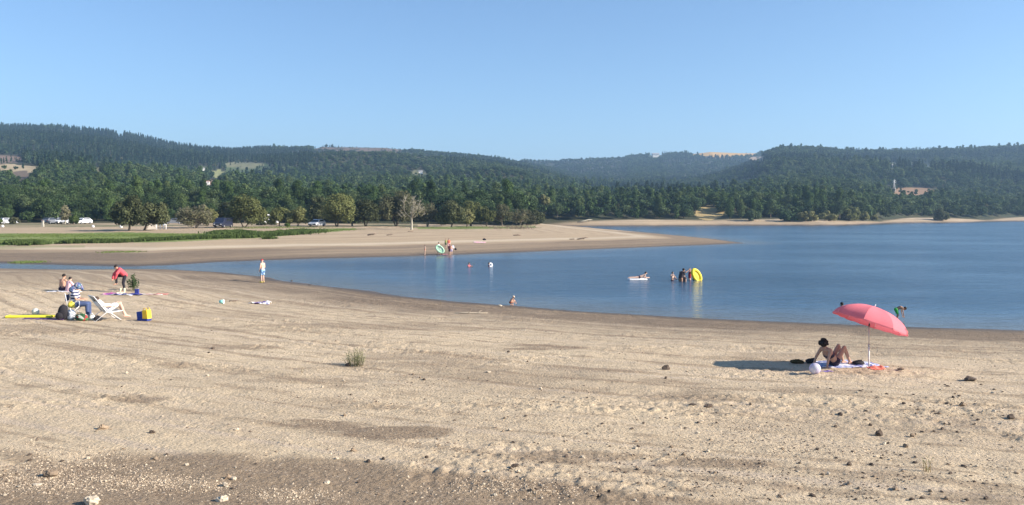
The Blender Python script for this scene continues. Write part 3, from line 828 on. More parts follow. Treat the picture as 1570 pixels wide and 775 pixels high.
T('willow_tree', 'small yellowish tree right of the leaning dark one', 716, 347.8, 22, 318, 'willow', 17, 2600, low=.25)
T('willow_tree', 'small olive tree with thin bent trunk on the spit crest', 746, 347.6, 28, 318, 'olive', 18, 2800, low=.35)
T('willow_tree', 'bare brown tree with thin trunk near the right end of the tree row', 771, 347.3, 32, 315, 'brown', 19, 2400, .12, stems=2, bark=TWIG, twig=150, low=.35)
T('willow_tree', 'low brown twiggy tree last in the row before the water', 796, 347, 32, 320, 'brown', 20, 2200, .12, stems=3, bark=TWIG, twig=150, low=.25)
T('poplar_tree', 'pale half dead slender tree behind the parked white cars', 100, 344, 15, 314, 'dry', 21, 1500, .16, bark=PALE, twig=70, low=.2)
T('wild_bush', 'bright green small round tree beside the parked white cars', 113, 344.6, 13, 331, 'fresh', 22, 2200, .14, low=.15, cat='bush')
T('wild_bush', 'bright green bush cut off by the left edge of the photo', -4, 344, 14, 334, 'fresh', 23, 1800, .14, low=.1, cat='bush', parts=('foliage', 'stem'))
T('wild_bush', 'reddish brown low bush behind the parked cars on the far left', 22, 344, 18, 333, 'brown', 24, 1800, .14, low=.1, cat='bush', parts=('foliage', 'stem'))
T('wild_bush', 'small yellow green bush on the grass left of the silver car', 441, 348.2, 8, 341, 'fresh', 26, 900, .1, low=.05, cat='bush', parts=('foliage', 'stem'))
T('wild_bush', 'grey brown bush at the very right end of the tree row on the spit', 808, 345.8, 30, 322, 'brown', 41, 3200, .14, low=.06, cat='bush', twig=60, bark=TWIG, parts=('foliage', 'stem'))
T('wild_bush', 'dark bush where the spit meets the far bank', 822, 344.8, 26, 318, 'dark', 42, 3600, .16, low=.05, cat='bush', parts=('foliage', 'stem'))
T('poplar_tree', 'pale yellow green tree standing out in the wood on the far bank', 834, 330, 18, 294, 'willow', 27, 3800, .2, low=.2)
for (x, w, t_, lf, s_, lb) in ((1155, 26, 321, 'oak', 31, 'dark green bush by the shore, leftmost of the row on the far bank'), (1210, 30, 322, 'oak', 38, 'dark bush beside the wide dome shaped one on the far bank'),
                         (1237, 32, 322, 'willow', 32, 'wide dome shaped grey green bush on the far bank'), (1270, 33, 323, 'willow', 33, 'flat wide olive bush right of the dome shaped one'),
                         (1302, 34, 316, 'olive', 34, 'tallest olive bush behind the right end of the far beach'), (1322, 18, 324, 'willow', 35, 'small light green bush at the right end of the bush row'),
                         (1338, 16, 328, 'willow', 36, 'smallest light bush, last of the row on the far bank'), (1443, 24, 320, 'bush', 37, 'olive bush alone near the far right beach')):
    T('wild_bush', lb, x, 338.2 if x > 1280 else 339, w, t_, lf, s_, 3400, .24, low=.06, cat='bush', parts=('foliage', 'stem'))

# low green plants: grass and weeds on the spit
def tufts(name, label, zones, n, hmin, hmax, colr, seed, cat='grass', width=.05):
    rng = np.random.default_rng(seed); V = []
    for (x0, y0, x1, y1, half, cnt) in zones:
        a = np.array(at(x0, y0)); b = np.array(at(x1, y1))
        t = rng.random(cnt); off = rng.normal(size=(cnt, 2)) * half * .5
        X = a[0] + (b[0] - a[0]) * t + off[:, 0]; Y = a[1] + (b[1] - a[1]) * t + off[:, 1]
        Z = terrain(X, Y)
        h = rng.uniform(hmin, hmax, cnt) * (1 + .5 * fbm(X / 2, Y / 2, 3, 2))
        for q in range(3):
            an = rng.random(cnt) * 3.14; w = width * rng.uniform(.6, 1.6, cnt); ln = rng.normal(size=(cnt, 2)) * h[:, None] * .35
            dx = np.cos(an) * w; dy = np.sin(an) * w
            v = np.stack([np.stack([X - dx, Y - dy, Z], 1), np.stack([X + dx, Y + dy, Z], 1),
                          np.stack([X + ln[:, 0] + dx * .5, Y + ln[:, 1] + dy * .5, Z + h], 1), np.stack([X + ln[:, 0] - dx * .5, Y + ln[:, 1] - dy * .5, Z + h * .92], 1)], 1)
            V.append(v.reshape(-1, 3))
    V = np.concatenate(V)
    me = fast_mesh(name, V, np.arange(len(V)).reshape(-1, 4), [colr])
    o = bpy.data.objects.new(name, me); link(o); tag(o, label, cat, kind='stuff')
    return o
REED = foliage_mat('reed_green', (.085, .125, .036), (.10, .14, .038), (.115, .15, .045), .3)
GRASSM = foliage_mat('short_grass_green', (.11, .155, .045), (.13, .165, .05), (.15, .175, .06), .3)
tufts('reeds', 'dark green reeds in clumps along the lower edge of the grass strip', [(20, 374, 58, 375.5, 1.2, 1500), (100, 373.6, 196, 371.3, .9, 2200), (212, 370, 258, 368.4, 1.1, 1500), (270, 367.5, 372, 364.2, 1.2, 3000),
      (340, 359, 372, 357.5, 2.2, 2400), (372, 364.5, 440, 360.3, 1.4, 2400), (425, 360, 475, 355.5, 3, 2800), (405, 367, 420, 366.4, .5, 200)], 0, .2, .5, REED, 5)
tufts('grass', 'short bright green grass on the damp flat of the spit', [(0, 362, 300, 361, 5, 7000), (300, 361, 500, 354, 4, 5000), (0, 370, 180, 368, 4, 4000), (470, 354, 540, 352, 3, 1400), (380, 349.5, 470, 349, 8, 1800),
      (640, 349.5, 700, 350.3, 3, 1400), (700, 350.2, 812, 348.6, 3, 2600), (160, 387, 212, 386.5, .8, 300), (25, 402.5, 62, 402.3, .8, 500)], 0, .02, .08, GRASSM, 6)
# driftwood and dry stems along the crest of the spit
DRIFT = mat('driftwood', (.20, .15, .11), .9, .3, 3)
rnd = random.Random(12); mb = MB()
for i in range(150):
    px = rnd.triangular(735, 822, 800); p = at(px, 350.6 + rnd.uniform(-1.2, 1.4) - max(0, 760 - px) * .01)
    a = rnd.uniform(0, 6.28); l = rnd.uniform(.3, 1.3); hgt = rnd.uniform(.1, .8)
    q = p + Vector((math.cos(a) * l, math.sin(a) * l, hgt)); r = rnd.uniform(.02, .06)
    mb.tube([p - Vector((0, 0, .05)), (p + q) / 2 + Vector((0, 0, rnd.uniform(-.1, .2))), q], [r, r * .8, r * .3], 5)
o = mb.build('driftwood', DRIFT); tag(o, 'tangle of dry driftwood and dead stems on the crest of the spit', 'driftwood', kind='stuff')
def one_log(label, px, py, l, r, rz, matl, seed, lift=0.0, name='driftwood_branch', forks=2):
    rnd = random.Random(seed); p = at(px, py); mb = MB()
    mb.tube([(-l / 2, 0, r * .6), (-l * .1, rnd.uniform(-.1, .1) * l, r * .9 + lift * .5), (l * .25, 0, r + lift), (l / 2, rnd.uniform(-.1, .1) * l, r * .7 + lift)], [r * .8, r, r * .8, r * .3], 7)
    for _ in range(forks):
        x = rnd.uniform(-.1, .3) * l
        mb.tube([(x, 0, r), (x + .12 * l, rnd.uniform(-.15, .15) * l, r + rnd.uniform(.05, .16) * l)], [r * .5, r * .15], 5)
    o = mb.build(name, matl, None, loc=p); o.rotation_euler.z = rz; tag(o, label, 'driftwood'); return o
one_log('fallen pale tree lying on the far beach below the dark wood', 897, 341.5, 6, .22, .3, PALE, 1, .8)
one_log('long thin pale stick lying on the beach right of the middle', 722, 481.5, 1.55, .03, .03, mat('bleached_stick', (.55, .46, .34), .9), 2)
one_log('dark branch lying on the spit near its tip, left one', 793, 361.6, 1.3, .09, .1, DRIFT, 3)
one_log('crooked dark branch lying on the spit right of the middle', 893, 367.8, 1.8, .1, .2, DRIFT, 4, .2)
one_log('short dark branch on the spit left of the crooked one', 877, 367.6, .9, .07, -.2, DRIFT, 5)
one_log('small dark brushwood heap on the left of the spit sand', 570, 361.5, 1.3, .12, .1, DRIFT, 6, .15, forks=5)
one_log('small brown brushwood heap right of the darker heap on the spit', 598, 361.2, 1.1, .08, .5, DRIFT, 7, .08, forks=4)
one_log('thin dark branch at the waterline below the spit tip', 1136, 369.2, 3.4, .05, .05, DRIFT, 8)
one_log('dark branch lying below the dead pale tree', 630, 355.6, 1.2, .07, .6, DRIFT, 9)
# ================================================================== PEOPLE
SKIN = {'fair': mat('fair_skin', (.66, .43, .32), .6, .05, 20), 'tan': mat('tanned_skin', (.48, .28, .19), .6, .05, 20), 'brown': mat('brown_skin', (.36, .20, .13), .6, .05, 20)}
HAIR = {'black': mat('black_hair', (.018, .014, .012), .7, .3, 60), 'brown': mat('brown_hair', (.07, .045, .03), .7, .3, 60), 'blond': mat('blond_hair', (.42, .30, .16), .7, .2, 60)}
EYE = mat('eye_dark', (.03, .02, .02), .3, .0); LIP = mat('lips', (.42, .16, .14), .5, .05)
def V3(*a): return Vector(a)
def base_pose():
    return dict(pel=V3(0, 0, .93), ch=V3(0, 0, 1.27), nk=V3(0, 0, 1.44), hd=V3(.02, 0, 1.58), look=V3(1, 0, -.1),
                sh=[V3(0, .17, 1.38), V3(0, -.17, 1.38)], el=[V3(-.02, .22, 1.10), V3(-.02, -.22, 1.10)], wr=[V3(.05, .22, .86), V3(.05, -.22, .86)],
                hi=[V3(0, .09, .90), V3(0, -.09, .90)], kn=[V3(.02, .10, .49), V3(.02, -.10, .49)], an=[V3(-.02, .10, .08), V3(-.02, -.10, .08)], to=[V3(.12, .12, .035), V3(.12, -.12, .035)], hand=None)
def pose(**k):
    p = base_pose()
    for a, b in k.items():
        if isinstance(b, list): p[a] = [Vector(q) for q in b]
        else: p[a] = Vector(b)
    return p
def torso(mb, p, g=0.0, w=1.0, lo=True):
    side = (p['hi'][0] - p['hi'][1]).normalized(); ss = (p['sh'][0] - p['sh'][1]).normalized()
    if lo: mb.cap(p['hi'][0] * .9 + p['hi'][1] * .1, p['hi'][1] * .9 + p['hi'][0] * .1, .098 * w + g, .098 * w + g)
    for s_ in (1, -1):
        mb.cap(p['pel'] + side * .055 * s_, p['ch'] + ss * .065 * s_, .095 * w + g, .105 * w + g)
    mid = (p['sh'][0] + p['sh'][1]) / 2
    mb.cap(p['ch'], mid - (mid - p['ch']) * .2, .115 * w + g, .095 * w + g)
    mb.cap(p['sh'][0] * .93 + p['sh'][1] * .07, p['sh'][1] * .93 + p['sh'][0] * .07, .062 + g, .062 + g)
def hand(mb, a, w, palm_n, curl=.5):
    d = (w - a).normalized(); n = (palm_n - d * palm_n.dot(d))
    n = n.normalized() if n.length > 1e-3 else d.orthogonal().normalized()
    s_ = d.cross(n)
    for k in (-1, 0, 1): mb.cap(w + s_ * .012 * k, w + d * .07 + s_ * .024 * k, .019, .017)
    for k, ln in zip((-1.5, -.5, .5, 1.5), (.055, .072, .078, .066)):
        b = w + d * .078 + s_ * .0205 * k
        m_ = b + (d * math.cos(curl) + n * math.sin(curl)) * ln * .55
        e_ = m_ + (d * math.cos(curl * 2) + n * math.sin(curl * 2)) * ln * .5
        mb.cap(b - d * .01, m_, .0095, .009, n=7); mb.cap(m_, e_, .009, .0078, n=7)
    b = w + d * .015 + s_ * .03
    m_ = b + (d * .6 + s_ * .6 + n * .3).normalized() * .042
    mb.cap(b, m_, .0125, .011, n=7); mb.cap(m_, m_ + (d * .85 + s_ * .2 + n * .4).normalized() * .034, .011, .009, n=7)
def frame_of(look):
    x = look.normalized(); y = V3(0, 0, 1).cross(x)
    y = y.normalized() if y.length > 1e-3 else V3(0, 1, 0)
    z = x.cross(y); return Matrix((x, y, z)).transposed()
def person(label, loc, rz, p, h=1.7, skin='fair', hair='short', hairc='brown', wear=(), group=None, vox=.011, build=1.0, cat='person'):
    """body is one continuous mesh; hair, face details and clothes are its children"""
    mb = MB(); torso(mb, p, 0, build)
    mb.cap(p['nk'] - (p['nk'] - p['ch']) * .3, p['hd'] - (p['hd'] - p['nk']) * .3, .056, .050)
    R = frame_of(p['look']); H_ = p['hd']
    kid = 1.0 if h > 1.45 else 1.0 + (1.45 - h) * .35     # children have larger heads for their height
    def hp(x, y, z): return H_ + R @ V3(x * kid, y * kid, z * kid)
    mb.ell(H_ + R @ V3(-.008, 0, .018), (.094 * kid, .077 * kid, .098 * kid), 0, 16, 12, R)
    mb.ell(hp(.022, 0, -.045), (.062 * kid, .055 * kid, .062 * kid), 0, 12, 8, R)
    mb.cap(hp(.082, 0, .012), hp(.104, 0, -.022), .010, .015, n=7)
    for s_ in (1, -1):
        mb.ell(hp(-.004, .079 * s_, -.006), (.018, .010, .031), 0, 8, 6, R)
        i = 0 if s_ == 1 else 1
        mb.cap(p['sh'][i], p['el'][i], .050 * build, .037); mb.cap(p['el'][i], p['wr'][i], .038, .026)
        n_ = V3(.2, -s_, 0) if p['hand'] is None else p['hand']
        hand(mb, p['el'][i], p['wr'][i], n_, .35)
        hi_, kn, an, to = p['hi'][i], p['kn'][i], p['an'][i], p['to'][i]
        mb.cap(hi_, kn, .088 * build, .054); mb.cap(kn, kn * .55 + an * .45, .054, .052); mb.cap(kn * .55 + an * .45, an, .052, .034)
        fd = (to - an); mb.cap(an - V3(fd.x, fd.y, 0).normalized() * .035 + V3(0, 0, -.035), to, .034, .028); mb.cap(an, an * .5 + to * .5, .036, .032)
    sc = h / 1.7
    b = mb.build('person', SKIN[skin], None, voxel=vox / sc if sc < .8 else vox)
    b.location = loc; b.rotation_euler = (0, 0, rz); b.scale = (sc,) * 3
    tag(b, label, cat, group)
    for s_ in (1, -1):
        MB().ell(hp(.083, .032 * s_, .012), (.008, .013, .009), 0, 8, 6, R).build('eye', EYE, b)
    MB().ell(hp(.085, 0, -.058), (.008, .024, .008), 0, 8, 6, R).build('mouth', LIP, b)
    hm = HAIR[hairc]
    if hair == 'short':
        MB().ell(hp(-.018, 0, .034), (.098 * kid, .084 * kid, .094 * kid), 0, 14, 10, R, .05, 3).build('hair', hm, b)
    elif hair == 'curly':
        q = MB(); rnd = random.Random(4)
        q.ell(hp(-.02, 0, .035), (.115, .105, .115), 0, 14, 10, R)
        for _ in range(70):
            th = rnd.uniform(0, 6.28); ph = rnd.uniform(0, 2.0)
            q.ell(hp(-.025 + .112 * math.sin(ph) * math.cos(th), .108 * math.sin(ph) * math.sin(th), .035 + .112 * math.cos(ph)), rnd.uniform(.022, .036), 0, 7, 5)
        q.build('hair', hm, b)
    elif hair == 'bun':
        MB().ell(hp(-.018, 0, .032), (.099 * kid, .085 * kid, .095 * kid), 0, 14, 10, R).ell(hp(-.11, 0, .07), .045, 0, 10, 8).build('hair', hm, b)
    elif hair == 'long':
        MB().ell(hp(-.02, 0, .032), (.102 * kid, .088 * kid, .097 * kid), 0, 14, 10, R).cap(hp(-.07, 0, 0), hp(-.09, 0, -.2), .07, .045).build('hair', hm, b)
    for it in wear:
        kind, mt = it[0], it[1]; opt = it[2] if len(it) > 2 else {}
        q = MB(); g = opt.get('g', .013); W = build
        if kind == 'shirt':
            torso(q, p, g, W, lo=opt.get('long', False))
            fr = opt.get('sleeve', .6)
            for i in (0, 1):
                if fr > 0:
                    e = p['sh'][i].lerp(p['el'][i], min(fr, 1)); q.cap(p['sh'][i], e, .052 * W + g, .044 + g, flat=False)
                    if fr > 1: q.cap(p['el'][i], p['el'][i].lerp(p['wr'][i], fr - 1), .044 + g, .036 + g)
        elif kind in ('shorts', 'trousers', 'briefs'):
            q.cap(p['hi'][0] * .9 + p['hi'][1] * .1, p['hi'][1] * .9 + p['hi'][0] * .1, .100 * W + g, .100 * W + g)
            q.cap(p['pel'] - (p['ch'] - p['pel']) * .02 + V3(0, .05, 0), p['pel'] + (p['ch'] - p['pel']) * .15 + V3(0, -.0, 0), .10 * W + g, .098 * W + g)
            fr = {'briefs': .12, 'shorts': .72, 'trousers': 1.0}[kind]
            for i in (0, 1):
                q.cap(p['hi'][i], p['hi'][i].lerp(p['kn'][i], fr), .090 * W + g, (.064 if kind != 'briefs' else .088) + g)
                if kind == 'trousers': q.cap(p['kn'][i], p['an'][i] * .95 + p['kn'][i] * .05, .060 + g, .046 + g)
        elif kind == 'band':
            a = p['pel'].lerp(p['ch'], .86); ss = (p['sh'][0] - p['sh'][1]).normalized()
            ax = (p['ch'] - p['pel']).normalized()
            q.cap(a + ss * .06 - ax * .0, a - ss * .06, .118, .118); kind = 'bikini_top'
        elif kind == 'cap':
            q.ell(hp(-.010, 0, .045), (.104 * kid, .088 * kid, .086 * kid), 0, 14, 10, R); q.ell(hp(.105, 0, .035), (.055, .06, .010), 0, 10, 6, R)
        elif kind == 'hat':
            q.ell(hp(-.01, 0, .06), (.105 * kid, .092 * kid, .085 * kid), 0, 14, 10, R); q.ell(hp(0, 0, .035), (.19, .18, .012), 0, 16, 6, R)
        elif kind == 'headscarf':
            q.ell(hp(-.02, 0, .03), (.135, .120, .135), 0, 16, 10, R, .06, 2); q.cap(hp(-.05, 0, -.02), hp(-.10, 0, -.19), .10, .12); q.cap(hp(.04, 0, .10), hp(.17, 0, .03), .07, .06)
        elif kind == 'shoes':
            for i in (0, 1):
                an, to = p['an'][i], p['to'][i]
                q.cap(an + V3(-.02, 0, -.035), to + V3(.01, 0, 0), .046, .042)
        vx = None if kind in ('hat',) else vox * 1.25
        q.build(kind, mt, b, voxel=vx)
    return b

def stripes(name, c1, c2, freq, axis='Z', rough=.85):
    m = mat(name, c1, rough, .05); nt = m.node_tree; P = nt.nodes['Principled BSDF']
    tc = nt.nodes.new('ShaderNodeTexCoord'); w = nt.nodes.new('ShaderNodeTexWave'); w.bands_direction = axis; w.inputs['Scale'].default_value = freq
    w.inputs['Distortion'].default_value = .6; w.inputs['Detail Scale'].default_value = 2
    nt.links.new(tc.outputs['Object'], w.inputs['Vector'])
    g = nt.nodes.new('ShaderNodeMath'); g.operation = 'GREATER_THAN'; g.inputs[1].default_value = .5; nt.links.new(w.outputs['Fac'], g.inputs[0])
    mx = nt.nodes.new('ShaderNodeMixRGB'); mx.inputs[1].default_value = (*c1, 1); mx.inputs[2].default_value = (*c2, 1)
    nt.links.new(g.outputs[0], mx.inputs[0]); nt.links.new(mx.outputs[0], P.inputs['Base Color']); return m
def patches(name, cols, scale, rough=.85):
    """printed cloth: blotches of several colours"""
    m = mat(name, cols[0], rough, .05); nt = m.node_tree; P = nt.nodes['Principled BSDF']
    tc = nt.nodes.new('ShaderNodeTexCoord'); v = nt.nodes.new('ShaderNodeTexVoronoi'); v.inputs['Scale'].default_value = scale
    nt.links.new(tc.outputs['Object'], v.inputs['Vector'])
    s_ = nt.nodes.new('ShaderNodeSeparateColor'); nt.links.new(v.outputs['Color'], s_.inputs[0])
    r = nt.nodes.new('ShaderNodeValToRGB'); r.color_ramp.interpolation = 'CONSTANT'
    el = r.color_ramp.elements
    for i, c in enumerate(cols):
        e = el[i] if i < 2 else el.new(i / len(cols))
        e.position = i / len(cols); e.color = (*c, 1)
    nt.links.new(s_.outputs[0], r.inputs[0]); nt.links.new(r.outputs[0], P.inputs['Base Color']); return m
def plain(name, c, **k): return mat(name, c, .85, .08, 14, **k)

STRIPE = stripes('navy_white_stripes', (.02, .03, .10), (.75, .75, .78), 3.0)
SCARF = patches('printed_scarf', [(.05, .07, .20), (.22, .28, .46), (.04, .05, .14), (.08, .22, .22), (.45, .38, .38), (.06, .08, .24)], 30)
P_SIT = dict(pel=(0, 0, .12), ch=(.05, 0, .45), nk=(.09, 0, .62), hd=(.14, 0, .75), sh=[(.07, .17, .55), (.07, -.17, .55)], el=[(.2, .27, .34), (.2, -.27, .34)], wr=[(.40, .10, .40), (.40, -.10, .40)],
             hi=[(0, .09, .11), (0, -.09, .11)], kn=[(.34, .15, .42), (.34, -.15, .42)], an=[(.56, .12, .09), (.56, -.12, .09)], to=[(.70, .13, .05), (.70, -.13, .05)])
P_RECLINE = dict(pel=(0, 0, .13), ch=(-.21, 0, .36), nk=(-.34, 0, .50), hd=(-.36, 0, .62), look=(1, .1, -.1), sh=[(-.29, .17, .47), (-.29, -.17, .47)], el=[(-.42, .22, .26), (-.42, -.22, .26)], wr=[(-.50, .24, .04), (-.50, -.24, .04)],
                 hi=[(0, .09, .11), (0, -.09, .11)], kn=[(.28, .09, .52), (.30, -.10, .50)], an=[(.46, .10, .09), (.50, -.11, .09)], to=[(.61, .12, .04), (.65, -.13, .04)])
P_CHAIR = dict(pel=(0, 0, .52), ch=(-.03, 0, .84), nk=(.02, 0, 1.02), hd=(.07, 0, 1.14), look=(1, 0, -.75), sh=[(-.01, .17, .94), (-.01, -.17, .94)], el=[(.08, .25, .69), (.08, -.25, .69)], wr=[(.31, .10, .68), (.31, -.10, .68)],
               hi=[(0, .09, .50), (0, -.09, .50)], kn=[(.43, .13, .50), (.43, -.13, .50)], an=[(.45, .14, .09), (.45, -.14, .09)], to=[(.60, .15, .04), (.60, -.15, .04)])
P_LOUNGE = dict(pel=(.06, 0, .36), ch=(-.16, 0, .58), nk=(-.25, 0, .68), hd=(-.24, 0, .72), look=(1, 0, .1), sh=[(-.22, .17, .66), (-.22, -.17, .66)], el=[(-.05, .27, .50), (-.05, -.27, .50)], wr=[(.18, .26, .50), (.18, -.26, .50)],
                hi=[(.07, .09, .35), (.07, -.09, .35)], kn=[(.50, .16, .56), (.48, -.14, .58)], an=[(.78, .12, .09), (.64, -.16, .14)], to=[(.92, .14, .04), (.79, -.18, .09)])
P_BEND = dict(pel=(-.12, 0, .84), ch=(.18, 0, .98), nk=(.34, 0, .94), hd=(.47, 0, .90), look=(.5, 0, -1), sh=[(.27, .16, .96), (.27, -.16, .96)], el=[(.30, .19, .66), (.30, -.19, .66)], wr=[(.36, .14, .38), (.36, -.14, .38)],
              hi=[(-.12, .09, .82), (-.12, -.09, .82)], kn=[(.02, .13, .47), (-.02, -.12, .47)], an=[(-.02, .15, .08), (-.10, -.13, .08)], to=[(.12, .17, .035), (.04, -.15, .035)])
P_SQUAT = dict(pel=(-.12, 0, .28), ch=(.06, 0, .54), nk=(.16, 0, .68), hd=(.24, 0, .76), look=(.8, 0, -.7), sh=[(.12, .16, .63), (.12, -.16, .63)], el=[(.34, .18, .44), (.34, -.18, .44)], wr=[(.48, .12, .22), (.48, -.12, .22)],
               hi=[(-.10, .10, .26), (-.10, -.10, .26)], kn=[(.24, .18, .45), (.24, -.18, .45)], an=[(.02, .16, .08), (.02, -.16, .08)], to=[(.17, .18, .035), (.17, -.18, .035)])
P_DRESS = dict(pel=(-.14, 0, .88), ch=(.08, 0, 1.10), nk=(.20, 0, 1.22), hd=(.29, 0, 1.31), look=(.8, 0, -.75), sh=[(.14, .17, 1.18), (.14, -.17, 1.18)], el=[(.30, .26, .98), (.34, -.24, .94)], wr=[(.36, .16, .74), (.42, -.12, .70)],
               hi=[(-.13, .09, .86), (-.13, -.09, .86)], kn=[(-.04, .11, .47), (.26, -.08, .84)], an=[(-.12, .12, .08), (.26, -.06, .46)], to=[(.03, .14, .035), (.40, -.06, .38)])
P_PRONE = dict(pel=(-.15, 0, .12), ch=(.16, 0, .20), nk=(.34, 0, .33), hd=(.42, 0, .44), look=(1, 0, 0), sh=[(.28, .17, .27), (.28, -.17, .27)], el=[(.36, .2, .06), (.36, -.2, .06)], wr=[(.58, .14, .06), (.58, -.14, .06)],
               hi=[(-.15, .09, .11), (-.15, -.09, .11)], kn=[(-.58, .11, .08), (-.58, -.11, .08)], an=[(-.98, .12, .09), (-.98, -.12, .09)], to=[(-1.1, .13, .05), (-1.1, -.13, .05)])
def face(px, py, deg):   # heading: degrees counter-clockwise from world +X (photo right); 90 looks away from the camera
    return math.radians(deg)

# --- left group
gp = at(120, 490.5)
person('woman in navy and white striped shirt with printed headscarf seated on a folding chair', at(116, 487), math.radians(12), pose(**P_CHAIR), 1.78, 'tan', 'none', 'brown',
       [('shirt', STRIPE, dict(sleeve=.55, long=True, g=.02)), ('trousers', plain('blue_jeans', (.07, .10, .20)), dict(g=.018)), ('headscarf', SCARF)], build=1.12, vox=.010)
lp = at(160, 489.5)
person('person lying in the white framed deckchair, only bent bare legs showing', lp, math.radians(43), pose(**P_LOUNGE), 1.86, 'fair', 'short', 'brown',
       [('shorts', plain('white_shorts', (.72, .72, .74)), {}), ('shirt', plain('pale_top', (.65, .68, .72)), dict(sleeve=.4))], vox=.010)
person('bare backed dark haired man sitting on a white towel beside the person in pink', at(95, 447), math.radians(72), pose(**P_SIT), 1.75, 'tan', 'short', 'black',
       [('shorts', plain('dark_shorts', (.05, .03, .05)), {})], vox=.012, build=1.05)
person('person in light pink shirt sitting with back turned beside the bare backed man', at(104.5, 448.3), math.radians(60), pose(**P_SIT), 1.50, 'fair', 'short', 'black',
       [('shirt', plain('light_pink_shirt', (.74, .48, .50)), dict(sleeve=.9, long=True, g=.022)), ('shorts', plain('pink_shorts', (.70, .42, .44)), {})], vox=.012)
person('person in red jacket and black trousers bent over with one leg raised, dressing', at(187, 447.5), math.radians(215), pose(**P_DRESS), 1.70, 'tan', 'short', 'black',
       [('shirt', plain('red_jacket', (.58, .09, .11)), dict(sleeve=1.9, long=False, g=.035)), ('trousers', plain('black_trousers', (.02, .02, .028)), dict(g=.012))], vox=.012)
person('boy in red cap, pale blue shorts and yellow slippers standing at the inlet edge', at(402.5, 433.5), math.radians(150), pose(el=[(.0, .23, 1.12), (.0, -.23, 1.12)], wr=[(.10, .2, .90), (.12, -.18, .92)], look=(1, 0, -.5), hd=(.05, 0, 1.57)), 1.60, 'fair', 'none', 'brown',
       [('cap', plain('red_cap', (.62, .05, .07)), {}), ('shorts', patches('blue_print_shorts', [(.18, .34, .52), (.25, .42, .60), (.08, .16, .32), (.5, .6, .68)], 12), dict(g=.035)), ('shoes', plain('yellow_slippers', (.85, .72, .05)), {})], vox=.012)
person('small child squatting at the waterline in the middle, bare and reddish', at(784, 468.2), math.radians(30), pose(**P_SQUAT), .92, 'tan', 'none', 'blond',
       [('briefs', plain('rust_briefs', (.34, .10, .05)), {}), ('hat', plain('cream_hat', (.75, .62, .48)), {})], vox=.012)
# --- under the parasol
person('woman with short curly black hair lying propped up with raised knees by the coral parasol', at(1278, 561.2), math.radians(26), pose(**P_RECLINE), 1.68, 'tan', 'curly', 'black',
       [('band', plain('dark_bikini', (.04, .03, .05)), {}), ('briefs', plain('dark_bikini', (.04, .03, .05)), {})], vox=.008)
q = px2w(1376.5, 491)
person('child in green trunks bending down to the water behind the parasol', (q[0], q[1], -.06), math.radians(-8), pose(**P_BEND), 1.12, 'brown', 'short', 'black',
       [('shorts', plain('green_trunks', (.06, .42, .08)), dict(g=.02))], vox=.012)
# --- swimmers
def in_water(px, py, depth):
    x, y = px2w(px, py); return (x, y, -depth)
person('dark swimmer with only the head above water beyond the parasol tip', in_water(1291, 470, 1.40), math.radians(120), pose(), 1.62, 'brown', 'short', 'black', [], vox=.016)
person('big person with shade-coloured dark back standing waist deep and reaching to the yellow float', in_water(1043.5, 431.5, .74), math.radians(25),
       pose(el=[(.16, .34, 1.30), (.34, -.20, 1.34)], wr=[(.34, .30, 1.34), (.60, -.20, 1.50)], ch=(.10, 0, 1.22), nk=(.20, 0, 1.36), hd=(.27, 0, 1.47), sh=[(.16, .18, 1.30), (.16, -.18, 1.30)]), 1.78, 'brown', 'short', 'black', [('shirt', plain('dark_shade_shirt', (.05, .035, .04)), dict(sleeve=.5))], group='bathers around the yellow float', vox=.014, build=1.15)  # shirt coloured dark to carry the shade on the turned back
person('child bather leftmost at the yellow float, chest deep and facing the camera', in_water(1031, 430.5, .74), math.radians(300), pose(el=[(.2, .2, 1.15), (.2, -.2, 1.15)], wr=[(.42, .12, 1.1), (.42, -.12, 1.1)]), 1.38, 'fair', 'short', 'black', [('shorts', plain('dark_shorts', (.05, .03, .05)), {})], group='bathers around the yellow float', vox=.014)
person('small dark haired bather crouched in the water in front of the big person', in_water(1049.5, 432.5, .80), math.radians(200), pose(), 1.36, 'fair', 'short', 'black', [('shirt', plain('brown_wet_top', (.16, .09, .07)), dict(sleeve=.3))], group='bathers around the yellow float', vox=.014)
person('red shirted bather with raised arms holding up the yellow float', in_water(1057.5, 429, .78), math.radians(-15), pose(el=[(.2, .17, 1.48), (.2, -.2, 1.40)], wr=[(.42, .14, 1.58), (.40, -.16, 1.5)]), 1.60, 'fair', 'short', 'brown', [('shirt', plain('dark_red_shirt', (.30, .03, .05)), dict(sleeve=1.2))], group='bathers around the yellow float', vox=.014)
person('bather in pink hat low in the water beneath the raised yellow float', in_water(1064.5, 430, .98), math.radians(200), pose(), 1.42, 'tan', 'none', 'black', [('shirt', plain('navy_swim_top', (.03, .03, .07)), dict(sleeve=.5)), ('cap', plain('pink_hat', (.72, .25, .32)), {})], group='bathers around the yellow float', vox=.014)
person('bather lying on the white air mattress, head raised', Vector(in_water(983, 428.8, 0)) + Vector((0, 0, .08)), math.radians(8), pose(**P_PRONE), 1.50, 'fair', 'short', 'black', [('briefs', plain('dark_shorts', (.05, .03, .05)), {})], vox=.014)
person('reddish swimmer with head and shoulders above water left of the white ring', in_water(719, 409.3, 1.02), math.radians(-40), pose(el=[(.2, .2, 1.2), (.2, -.2, 1.2)], wr=[(.4, .12, 1.3), (.4, -.12, 1.3)]), 1.40, 'tan', 'short', 'brown', [('shirt', plain('rose_swim_top', (.45, .12, .14)), dict(sleeve=.2))], vox=.016)
person('dark haired swimmer behind the small white ring', in_water(749.6, 409.3, 1.0), math.radians(0), pose(), 1.38, 'tan', 'short', 'black', [('shirt', plain('navy_swim_top', (.03, .03, .07)), dict(sleeve=.3))], vox=.016)
